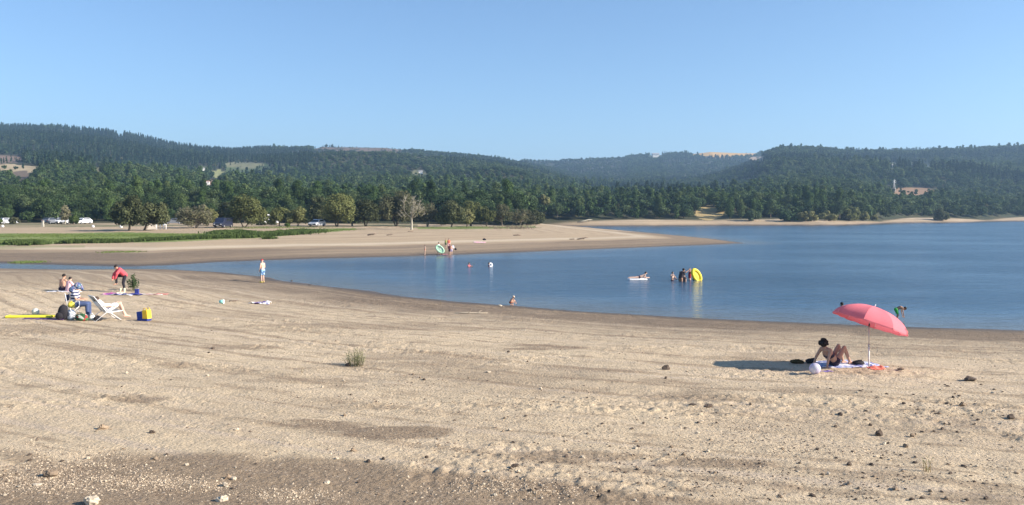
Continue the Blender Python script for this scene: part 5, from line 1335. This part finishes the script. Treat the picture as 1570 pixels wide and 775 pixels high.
# ================================================================== VEHICLES AND FAR THINGS
GLASS = mat('car_glass', (.02, .025, .03), .08, .02, spec=.8); TYRE = mat('tyre_rubber', (.02, .02, .02), .9, .1); RIM = mat('wheel_metal', (.5, .5, .52), .35, .05, metal=.7)
HEADL = mat('lamp_glass', (.75, .76, .78), .15, .02, spec=.7); TAIL = mat('tail_lamp', (.45, .02, .02), .25, .02, spec=.6); PLATE = mat('number_plate', (.75, .75, .72), .5, .02); BUMP = mat('bumper_plastic', (.03, .03, .033), .6, .05)
def car(label, loc, rz, paint, tall=1.45, L_=4.2, W_=1.75, kind='hatch', name='parked_car', cat='car', group=None, zs=0.0):
    e = empty(name, loc, rz); tag(e, label, cat, group); h = tall
    if kind == 'van': prof = [(-L_ / 2, .28), (L_ / 2, .28), (L_ / 2, .85), (L_ / 2 - .55, 1.05), (L_ / 2 - 1.2, h), (-L_ / 2 + .12, h), (-L_ / 2, .95)]
    else: prof = [(-L_ / 2, .28), (L_ / 2, .28), (L_ / 2, .66), (L_ / 2 - .25, .80), (L_ / 2 - 1.15, .92), (L_ / 2 - 1.15, .921), (-L_ / 2 + .05, .95), (-L_ / 2, .7)]
    if kind == 'van': MB().prism(prof, W_).build('body', paint, e, bevel=.07)
    else:
        MB().prism(prof, W_).build('body', paint, e, bevel=.06)
        r = [(L_ / 2 - 1.15, .93), (L_ / 2 - 1.85, h - .02), (L_ / 2 - 2.2, h), (-L_ / 2 + .7, h - .01), (-L_ / 2 + .12, .95)]
        mb = MB(); w0, w1 = W_ / 2 - .05, W_ / 2 - .22; n = len(r)
        wid = [w0, w1, w1, w1, w0]
        vs = [(x, -w, z) for (x, z), w in zip(r, wid)] + [(x, w, z) for (x, z), w in zip(r, wid)]
        mb.add(vs, [tuple(range(n)), tuple(reversed(range(n, 2 * n)))] + [(i, i + n, (i + 1) % n + n, (i + 1) % n) for i in range(n)])
        mb.build('cabin', paint, e, bevel=.04)
    def pane(a, b, w0_, w1_, out=.012):
        a = Vector((a[0], 0, a[1])); b = Vector((b[0], 0, b[1])); dd = (b - a).normalized(); nn = Vector((dd.z, 0, -dd.x)) * out
        vs = [a + nn + Vector((0, -w0_, 0)), a + nn + Vector((0, w0_, 0)), b + nn + Vector((0, w1_, 0)), b + nn + Vector((0, -w1_, 0))]
        vs += [q - nn * 1.6 for q in vs]
        MB().add(vs, [(0, 1, 2, 3), (7, 6, 5, 4), (0, 4, 5, 1), (1, 5, 6, 2), (2, 6, 7, 3), (3, 7, 4, 0)]).build('windscreen' if a.x > 0 else 'rear_window', GLASS, e)
    if kind == 'van':
        pane((L_ / 2 - .62, 1.10), (L_ / 2 - 1.14, h - .1), W_ / 2 - .12, W_ / 2 - .2, -.012 if False else .012)
        pane((-L_ / 2 + .11, h - .12), (-L_ / 2 + .01, 1.0), W_ / 2 - .22, W_ / 2 - .12)
    else:
        pane((L_ / 2 - 1.22, .99), (L_ / 2 - 1.80, h - .08), W_ / 2 - .14, W_ / 2 - .26)
        pane((-L_ / 2 + .64, h - .07), (-L_ / 2 + .20, 1.0), W_ / 2 - .26, W_ / 2 - .14)
    for s_ in (1, -1):
        for k, (x0, x1) in enumerate(((-L_ / 2 + .75, -.25), (-.17, L_ / 2 - 1.75))):
            y = s_ * (W_ / 2 - .115 if kind != 'van' else W_ / 2 + .002)
            tl = Matrix.Rotation(s_ * (.33 if kind != 'van' else 0), 3, 'X')
            MB().box(((x0 + x1) / 2, y, (h + .95) / 2 + (0 if kind != 'van' else .05)), (x1 - x0, .02, (h - .95) * .62), rot=tl).build('side_window', GLASS, e)
        for x in (L_ / 2 - .85, -L_ / 2 + .75):
            w = empty_child('wheel', e, (x, s_ * (W_ / 2 - .08), .31))
            MB().tube([(0, -.1, 0), (0, .1, 0)], .31, 20).build('tyre', TYRE, w)
            MB().tube([(0, s_ * .085, 0), (0, s_ * .108, 0)], .19, 16).build('rim', RIM, w)
        MB().ell((L_ / 2 - .02, s_ * (W_ / 2 - .28), .66), (.05, .2, .09), 0, 10, 6).build('headlight', HEADL, e)
        MB().box((-L_ / 2 + .01, s_ * (W_ / 2 - .18), .82), (.06, .18, .2)).build('tail_light', TAIL, e, bevel=.01)
        MB().ell((L_ / 2 - 1.45, s_ * (W_ / 2 + .08), 1.0), (.06, .09, .07), 0, 8, 6).build('wing_mirror', BUMP, e)
    MB().box((L_ / 2 + .01, 0, .42), (.1, W_ * .94, .2)).build('front_bumper', BUMP, e, bevel=.03)
    MB().box((-L_ / 2 - .01, 0, .42), (.1, W_ * .94, .2)).build('rear_bumper', BUMP, e, bevel=.03)
    MB().box((L_ / 2 + .07, 0, .45), (.01, .5, .11)).build('number_plate', PLATE, e)
    MB().box((-L_ / 2 - .07, 0, .55), (.01, .5, .11)).build('number_plate', PLATE, e)
    return e
def empty_child(name, parent, loc):
    o = bpy.data.objects.new(name, None); o.empty_display_size = .1; link(o, parent); o.location = loc; return o
def paint(n, c): return mat(n, c, .3, .03, 3, spec=.6, coat=.5)
SILVER = paint('silver_paint', (.58, .60, .64)); DARKP = paint('dark_blue_paint', (.02, .025, .05)); WHP = paint('white_paint', (.80, .80, .80)); GRP_ = paint('grey_paint', (.16, .17, .19))
car('silver hatchback parked under the dark tree on the spit', at(486, 347.6), math.radians(255), SILVER, 1.5)
MBr = MB().tube([(-.4, .55, 1.56), (-.4, -.55, 1.56)], .02, 6).tube([(.2, .55, 1.56), (.2, -.55, 1.56)], .02, 6)
car('dark van parked facing the camera left of the big olive tree', at(342, 349.3), math.radians(262), DARKP, 1.85, 4.4, 1.85, 'van', 'parked_van', 'van')
car('white camper van whose roof shows above the hedge', at(411.5, 343.6), math.radians(205), WHP, 2.35, 4.6, 1.95, 'van', 'camper_van', 'van')
cg = 'cars parked along the foot of the wood'
car('silver car leftmost in the row at the foot of the wood', at(12, 343.6), math.radians(60), SILVER, group=cg)
car('white car left of the pale half dead tree', at(93, 343.4), math.radians(262), WHP, group=cg)
car('white car right below the pale half dead tree', at(102.5, 343.5), math.radians(275), WHP, group=cg)
car('dark grey car between the pale post and the white cars', at(78, 343.6), math.radians(80), GRP_, group=cg)
car('white car right of the bright green round tree', at(127, 343.3), math.radians(250), WHP, group=cg)
car('dark car far right in the row, behind the white posts', at(266, 343.8), math.radians(200), GRP_, group=cg)
# hedge in front of the camper, posts, tent
e = T('hedge', 'low dark hedge in front of the white camper', 408, 345.6, 34, 336.5, 'dark', 61, 2600, .13, stems=3, low=.02, cat='hedge', parts=('foliage', 'stem'))
gpst = 'white posts on the spit'
for i, (px, hh, lb) in enumerate(((240, 1.35, 'white post nearest the beige tent'), (245.6, 1.4, 'second white post from the beige tent'), (250.5, 1.35, 'third white post from the beige tent, with a board'), (254.5, 1.3, 'white post farthest right, beside the leaning board'))):
    p = at(px, 352.2); e = empty('white_post', p); tag(e, lb, 'post', gpst)
    MB().tube([(0, 0, -.2), (0, 0, hh)], .075, 10).build('shaft', WH, e); MB().ell((0, 0, hh), (.09, .09, .05), 0, 10, 6).build('top', WH, e)
p = at(252, 352); e = empty('notice_board', p, .2); tag(e, 'slanted white board between the right hand posts', 'board')
MB().box((0, 0, .95), (.6, .04, .42), rot=Matrix.Rotation(-.5, 3, 'Y')).build('panel', WH, e); MB().tube([(0, .06, -.1), (0, .06, 1.0)], .04, 8).build('post', mat('grey_wood', (.3, .27, .22)), e)
p = at(233.5, 351.8); e = empty('beach_tent', p, .2); tag(e, 'small beige beach tent left of the white posts', 'tent')
mb = MB(); mb.add([(-.8, -.5, 0), (.8, -.5, 0), (.8, .5, 0), (-.8, .5, 0), (-.45, 0, .85), (.5, 0, .85)], [(0, 1, 5, 4), (2, 3, 4, 5), (0, 4, 3), (1, 2, 5), (3, 2, 1, 0)]); mb.build('canopy', plain('beige_tent_cloth', (.52, .45, .36)), e)
MB().add([(.82, -.25, .02), (.82, .25, .02), (.62, 0, .6)], [(0, 1, 2)]).build('door_flap', plain('dark_tent_cloth', (.14, .11, .09)), e)
p = at(65.8, 347.6); e = empty('stone_post', p); tag(e, 'pale upright stone post at the foot of the wood on the left', 'post')
MB().prism([(-.22, -.1), (.22, -.1), (.17, 1.15), (-.15, 1.2)], .3).build('pillar', mat('pale_stone', (.5, .46, .38), .9, .2), e, bevel=.03)
MB().box((0, 0, 1.22), (.42, .38, .07)).build('cap', mat('pale_stone', (.5, .46, .38), .9, .2), e, bevel=.02)
for k, (px, py, lb) in enumerate(((142.6, 349.2, 'small white sack on the bare ground behind the grass'), (185.6, 349.6, 'white bundle left of the thick dark tree trunk'), (4, 348.6, 'white bundle on the ground at the far left edge'))):
    bag('sack', lb, 'sack', at(px, py), (.55, .45, .5), .2 * k, WH, WH, 30 + k)
# small white rowing boat off the far bank
x, y = px2w(860.5, 349.6); e = empty('rowing_boat', (x, y, 0), math.radians(12)); tag(e, 'tiny white rowing boat on the water below the far beach', 'boat')
vs = []; fs = []; st_ = [(-1.5, .45, .32), (-.8, .62, .28), (0, .68, .26), (.8, .52, .3), (1.3, .25, .38), (1.6, .02, .46)]
for x_, w_, z_ in st_: vs += [(x_, -w_, z_), (x_, -w_ * .6, -.08), (x_, w_ * .6, -.08), (x_, w_, z_)]
for i in range(5):
    for k in range(3): fs.append((i * 4 + k, (i + 1) * 4 + k, (i + 1) * 4 + k + 1, i * 4 + k + 1))
fs.append((0, 1, 2, 3))
o = MB().add(vs, fs).build('hull', WH, e); q = o.modifiers.new('s', 'SOLIDIFY'); q.thickness = .05
for x_ in (-.7, .3): MB().box((x_, 0, .18), (.22, 1.1, .04)).build('bench', mat('grey_wood', (.3, .27, .22)), e)

# houses and pylon on the slopes
WALLM = mat('white_render', (.76, .74, .70), .85, .05, 2); ROOFM = mat('red_tiles', (.34, .15, .10), .85, .15, 3); ROOF2 = mat('grey_roof', (.34, .33, .33), .8, .1, 3); WOODD = mat('dark_door', (.1, .07, .05), .7, .1)
def house(label, px, py, wp, rz, roofm, lift=0.0, low=False):
    p = at(px, py, dmin=480, dmax=2600); w = wp * p.y / F; d = w * .8; h = w * (.28 if low else .42); e = empty('house', p + Vector((0, 0, lift)), rz); tag(e, label, 'house')
    MB().box((0, 0, h / 2 - 1.5), (w, d, h + 3)).build('wall', WALLM, e)
    rf = MB(); ov = .05 * w; a = w / 2 + ov; b = d / 2 + ov; rh = d * .24
    rf.add([(-a, -b, h), (a, -b, h), (a, b, h), (-a, b, h), (-a, 0, h + rh), (a, 0, h + rh)], [(0, 1, 5, 4), (2, 3, 4, 5), (0, 4, 3), (1, 2, 5), (3, 2, 1, 0)])
    ro = rf.build('roof', roofm, e)
    MB().box((w * .25, .1 * d, h + rh), (w * .07, w * .07, w * .12)).build('chimney', WALLM, ro)
    for x_ in (-w * .3, w * .3):
        for z_ in ([h * .55] if low else [h * .3, h * .75]):
            wd = MB().box((x_, -d / 2 - .02, z_), (w * .12, .06, h * .28)).build('window', WALLM, e)
            MB().box((x_, -d / 2 - .06, z_), (w * .10, .04, h * .24)).build('pane', GLASS, wd)
    MB().box((0, -d / 2 - .03, h * .22), (w * .1, .08, h * .44)).build('door', WOODD, e)
    return e
house('white house on the right slope, leftmost of the bright specks', 1367, 256, 3.4, .2, ROOF2, 1.5)
house('white house second from left of the specks on the right slope', 1372.5, 256.6, 3.6, -.3, ROOF2, 1.5)
house('long low white house in the middle of the right slope', 1401.5, 256.5, 6, .05, ROOF2, 2, True)
house('white house with tower like gable, rightmost on the right slope', 1424, 257.5, 4.5, .5, ROOF2, 1.5)
house('small white house among the trees on the left slope', 311, 263, 5, .3, ROOF2, 1.5)
house('red roofed house on the left slope, left end of the hamlet', 318, 285, 6, .2, ROOFM, 1.5)
house('red roofed house with pale wall, right end of the hamlet', 333, 286, 6, -.1, ROOFM, 1.5)
house('small white house right of the hamlet on the left slope', 347, 285, 3.4, .2, ROOF2, 1.5)
house('white house half hidden by trees below the bare ridge top', 645, 267, 6, .1, ROOF2, 1.5, True)
house('grey roofed house on the far ridge left of the golden field', 1005, 241, 10, .05, ROOF2, 2, True)
p = at(1371, 294, dmin=480, dmax=2600); e = empty('power_pylon', p); tag(e, 'pale lattice pylon beside the bare orange field', 'pylon')
PM = mat('galvanised_steel', (.62, .64, .66), .5, .05, metal=.3); hh = 19.0 * F / p.y; hh = 19.0 / (F / p.y)
mb = MB()
for sx in (-1, 1):
    for sy in (-1, 1): mb.tube([(sx * hh * .10, sy * hh * .10, -1), (sx * hh * .025, sy * hh * .025, hh * .75), (0, 0, hh)], .08, 4)
for k in range(7):
    f0 = k / 8; w0 = hh * (.10 - .075 * f0 / .75); f1 = (k + 1) / 8; w1 = hh * (.10 - .075 * f1 / .75); z0, z1 = f0 * hh, f1 * hh
    w1 = max(w1, hh * .015)
    for sy in (-1, 1):
        mb.tube([(-w0, sy * w0, z0), (w1, sy * w1, z1)], .045, 4); mb.tube([(w0, sy * w0, z0), (-w1, sy * w1, z1)], .045, 4)
mb.build('tower', PM, e)
for f in (.72, .84): MB().tube([(-hh * .16, 0, hh * f), (0, 0, hh * f + .6), (hh * .16, 0, hh * f)], .07, 4).build('cross_arm', PM, e)

# ================================================================== STONES
def rock_mesh(name, seed, mt, flat=.6):
    rng2 = np.random.default_rng(seed); mb = MB(); mb.ell((0, 0, 0), (1, .8, flat), 0, 12, 8)
    v = np.array(mb.v)
    for k in range(9):
        d = rng2.normal(size=3); d /= np.linalg.norm(d); lim = rng2.uniform(.45, .8)
        q = v @ d; v = v - np.where(q > lim, q - lim, 0)[:, None] * d * .9
    v *= (1 + .10 * rng2.normal(size=len(v)))[:, None] ** 1
    top, bot = v[1:12].mean(0), 0
    mb.v = [tuple(a) for a in v]
    for i in range(12): mb.v[i] = mb.v[0]; mb.v[8 * 12 + i] = mb.v[8 * 12]
    o = mb.build(name, mt); me = o.data; me.polygons.foreach_set('use_smooth', [False] * len(me.polygons)); COL.objects.unlink(o); return me
ST = [mat('pale_stone_surface', (.50, .42, .31), .9, .25, 3, rnd=.15, bump=.4), mat('brown_stone_surface', (.25, .185, .125), .9, .25, 3, rnd=.2, bump=.4), mat('dark_stone_surface', (.10, .074, .055), .9, .25, 3, rnd=.2, bump=.4)]
ROCKS = [[rock_mesh('stone', 10 * c + i, ST[c], .5 + .12 * i) for i in range(4)] for c in range(3)]
def stone(label, px, py, wpx, c, rz=0.0, group=None, i=0, tall=1.0, rough=False):
    p = at(px, py); s_ = wpx / 2 / (F / p.y)
    o = bpy.data.objects.new('stone', ROCKS[c][i]); link(o); o.location = p + Vector((0, 0, s_ * .3 * tall)); o.scale = (s_, s_ * .9, s_ * tall); o.rotation_euler = (0, 0, rz)
    tag(o, label, 'stone', group); return o
stone('large brown stone with dark side at the lower left', 77, 731, 26, 1, .4, None, 0, 1.0)
stone('sharp upright brown stone above the gravel at the left', 158, 658, 18, 1, .9, None, 3, .8)
stone('pale stone half cut by the bottom edge left of the middle', 140, 772, 30, 0, .2, None, 1, .8)
stone('round dark stone on the sand right of the middle', 1021, 566, 13, 2, .3, None, 2, 1.0)
stone('long dark stone like a shoe at the right', 1486, 584, 21, 2, 0, None, 1, .7)
stone('dark square stone at the lower right', 1348, 668, 15, 2, .5, None, 3, 1.1)
stone('dark stone right of the square one at the lower right', 1399, 668, 11, 1, .2, None, 2, .9)
stone('brown wedge shaped stone in the bottom middle with a long shadow', 790, 719, 15, 2, .1, None, 0, .8)
stone('dark triangular stone on the pale sand below the parasol shadow', 1086, 624, 18, 2, .4, None, 0, .6)
stone('flat dark stone just left of the triangular one', 1061, 623, 14, 2, .1, None, 1, .4)
stone('brown flat stone on the sand right of the parasol', 1381, 570.5, 13, 1, .0, None, 1, .5)
stone('dark stone beside the weed plant left of the middle', 533, 561, 8, 2, .2, None, 2, 1)
stone('pale stone with dark partner at the lower left of the middle', 358, 736, 12, 0, .1, None, 1, .9)
stone('brown stone leaning on the pale one at the lower left of the middle', 350, 734, 12, 1, .9, None, 3, 1.2)
stone('pale stone lying at the bottom edge left of the middle', 343, 768, 22, 0, .3, None, 2, .7)
stone('pale rounded stone at the waterline left of the squatting child', 766, 470.5, 8, 0, 0, None, 0, .9)
stone('dark stone with pale neighbour in the brown patch at the lower right', 1476, 622, 14, 1, .3, None, 3, .9)
stone('dark stone near the right edge below the long shoe like one', 1550, 641, 14, 2, .6, None, 2, .8)
stone('yellowish flat stone below the large brown one at the lower left', 57, 744, 19, 0, .2, None, 1, .3)
stone('brown pointed stone on pale sand left of the bottom middle', 542, 694, 12, 1, .2, None, 3, 1.0)
stone('dark low stone in the water at the inlet edge', 447, 431.8, 5, 2, 0, None, 1, .8)
stone('flat dark stone at the waterline right of the boy', 475, 437.6, 7, 2, 0, None, 1, .4)
# the rest of the countable stones, by the part of the beach they lie in
rs = random.Random(5); CW = ['pale', 'brown', 'dark']; SHP = ['rounded', 'angular', 'chunky', 'flat']
COLS = [(200, 'left edge'), (420, 'left side'), (640, 'left of the middle'), (860, 'in the middle'), (1080, 'right of the middle'), (1300, 'right side'), (1600, 'right edge')]
ROWS_ = [(555, 'far up the beach'), (610, 'on the upper sand'), (665, 'on the lower sand'), (715, 'on the near sand'), (800, 'at the very bottom')]
cnt = 0; placed = []
while cnt < 262:
    px = rs.uniform(4, 1566); py = 520 + 250 * rs.random() ** .75
    if rs.random() < .42:
        px = rs.gauss(1380, 150); py = rs.uniform(590, 770)
    elif rs.random() < .3:
        px = rs.gauss(860, 140); py = rs.uniform(640, 768)
    if not (3 < px < 1567) or (1180 < px < 1400 and py < 590) or (py < 524): continue
    c = rs.choices([0, 1, 2], [.36, .34, .30])[0] if px < 900 else rs.choices([0, 1, 2], [.24, .38, .38])[0]
    k = rs.randrange(4); w = rs.uniform(3.2, 6.0) * (1 + (py - 520) / 420) * (1.5 if rs.random() < .12 else 1)
    placed.append((px, py, w, c, k, rs.uniform(0, 6.28), rs.uniform(.5, 1.0))); cnt += 1
_g = {}
for q in sorted(placed):
    px, py, w, c, k = q[:5]
    _g.setdefault('%s %s stone|%s, %s' % (SHP[k] + (' larger' if w > 9 else ''), CW[c], next(t for a, t in ROWS_ if py <= a), next(t for a, t in COLS if px <= a)), []).append(q)
for lab, qs in _g.items():
    l0, l1 = lab.split('|')
    for n_, (px, py, w, c, k, rz_, tl_) in enumerate(qs):
        stone(l0 + (' ' + ORD[n_] if len(qs) > 1 else '') + ' ' + l1, px, py, w, c, rz_, 'stones scattered over the beach', k, tl_)

# gravel: too many to count
rng = np.random.default_rng(33)
def gravel(name, label, n, mt, zones, smin, smax, seed, dens_noise=.0):
    rng = np.random.default_rng(seed); X = []; Y = []
    for (px, py, hw, hh, cnt) in zones:
        a = rng.normal(size=cnt) * hw * .5 + px; b = rng.normal(size=cnt) * hh * .5 + py
        b = np.clip(b, 440, 800); Yy = (CAMZ - 1.35) * F / (b - HZ); X.append((a - 785) / F * Yy); Y.append(Yy)
    if n:
        # even scatter over the near beach
        yy = 9.5 + (46 - 9.5) * rng.random(n) ** 1.6; uu = rng.uniform(-60, 1640, n)
        X.append((uu - 785) / F * yy); Y.append(yy)
    X = np.concatenate(X); Y = np.concatenate(Y)
    dn = fbm(X / 1.6, Y / 1.1, 88, 4)
    k = (dn + rng.normal(size=len(X)) * .12 > dens_noise); X = X[k]; Y = Y[k]
    sdg = signed_shore(X, Y); k = sdg > .2; X = X[k]; Y = Y[k]; sdg = sdg[k]
    Z = terrain(X, Y, sdg); m_ = len(X)
    s_ = smin * (smax / smin) ** (rng.random(m_) ** 2.2)
    base = np.array([(1, 0, 0), (.4, .85, 0), (-.6, .75, .05), (-1, -.1, 0), (-.3, -.9, 0), (.7, -.7, .05), (.35, .25, .62), (-.4, .2, .55), (-.05, -.45, .6)])
    fc_ = np.array([(0, 1, 6), (1, 2, 7), (1, 7, 6), (2, 3, 7), (3, 8, 7), (3, 4, 8), (4, 5, 8), (5, 6, 8), (5, 0, 6), (6, 7, 8)])
    an = rng.random(m_) * 6.28; ca_, sa = np.cos(an), np.sin(an)
    B = base[None] * (1 + .25 * rng.normal(size=(m_, 9, 1))) * s_[:, None, None] * np.array([1, .8, 1])[None] * np.stack([np.ones(m_), rng.uniform(.6, 1, m_), rng.uniform(.5, 1.2, m_)], 1)[:, None, :]
    x = B[..., 0] * ca_[:, None] - B[..., 1] * sa[:, None] + X[:, None]; y = B[..., 0] * sa[:, None] + B[..., 1] * ca_[:, None] + Y[:, None]; z = B[..., 2] + Z[:, None] - .12 * s_[:, None]
    v = np.stack([x, y, z], -1).reshape(-1, 3); f = (fc_[None] + (np.arange(m_) * 9)[:, None, None]).reshape(-1, 3)
    o = bpy.data.objects.new(name, fast_mesh(name, v, f, [mt])); link(o); tag(o, label, 'gravel', kind='stuff')
def gmat(name, c1, c2):
    m = mat(name, c1, .9, .1, 3); nt = m.node_tree; P = nt.nodes['Principled BSDF']
    g = nt.nodes.new('ShaderNodeNewGeometry'); mx = nt.nodes.new('ShaderNodeMixRGB'); mx.inputs[1].default_value = (*c1, 1); mx.inputs[2].default_value = (*c2, 1)
    nt.links.new(g.outputs['Random Per Island'], mx.inputs[0]); nt.links.new(mx.outputs[0], P.inputs['Base Color']); return m
ZP = [(90, 690, 170, 40, 3600), (60, 720, 130, 16, 1500), (240, 716, 90, 14, 1500), (330, 720, 40, 8, 300), (450, 735, 90, 12, 900), (410, 765, 60, 8, 260), (860, 745, 130, 30, 3000), (770, 725, 120, 22, 1200), (740, 595, 260, 22, 1500),
      (850, 585, 120, 14, 700), (1500, 745, 120, 30, 900), (1230, 665, 160, 35, 1600), (1050, 640, 220, 40, 1600), (640, 620, 220, 14, 700), (600, 660, 160, 16, 500), (1350, 650, 220, 40, 1200), (560, 555, 160, 14, 500)]
gravel('gravel', 'pale gravel and pebbles spread over the dry beach', 14000, gmat('pale_gravel', (.56, .46, .33), (.36, .28, .195)), ZP, .006, .026, 1, -.10)
ZD = [(60, 700, 130, 30, 900), (860, 745, 150, 30, 1300), (1350, 680, 260, 70, 2600), (1100, 640, 260, 50, 1500), (700, 585, 300, 30, 1000), (1000, 700, 300, 40, 1200), (1480, 600, 160, 40, 700)]
gravel('clods', 'brown and dark clods and pebbles spread over the dry beach', 15000, gmat('dark_gravel', (.20, .145, .10), (.09, .065, .05)), ZD, .006, .032, 2, -.05)
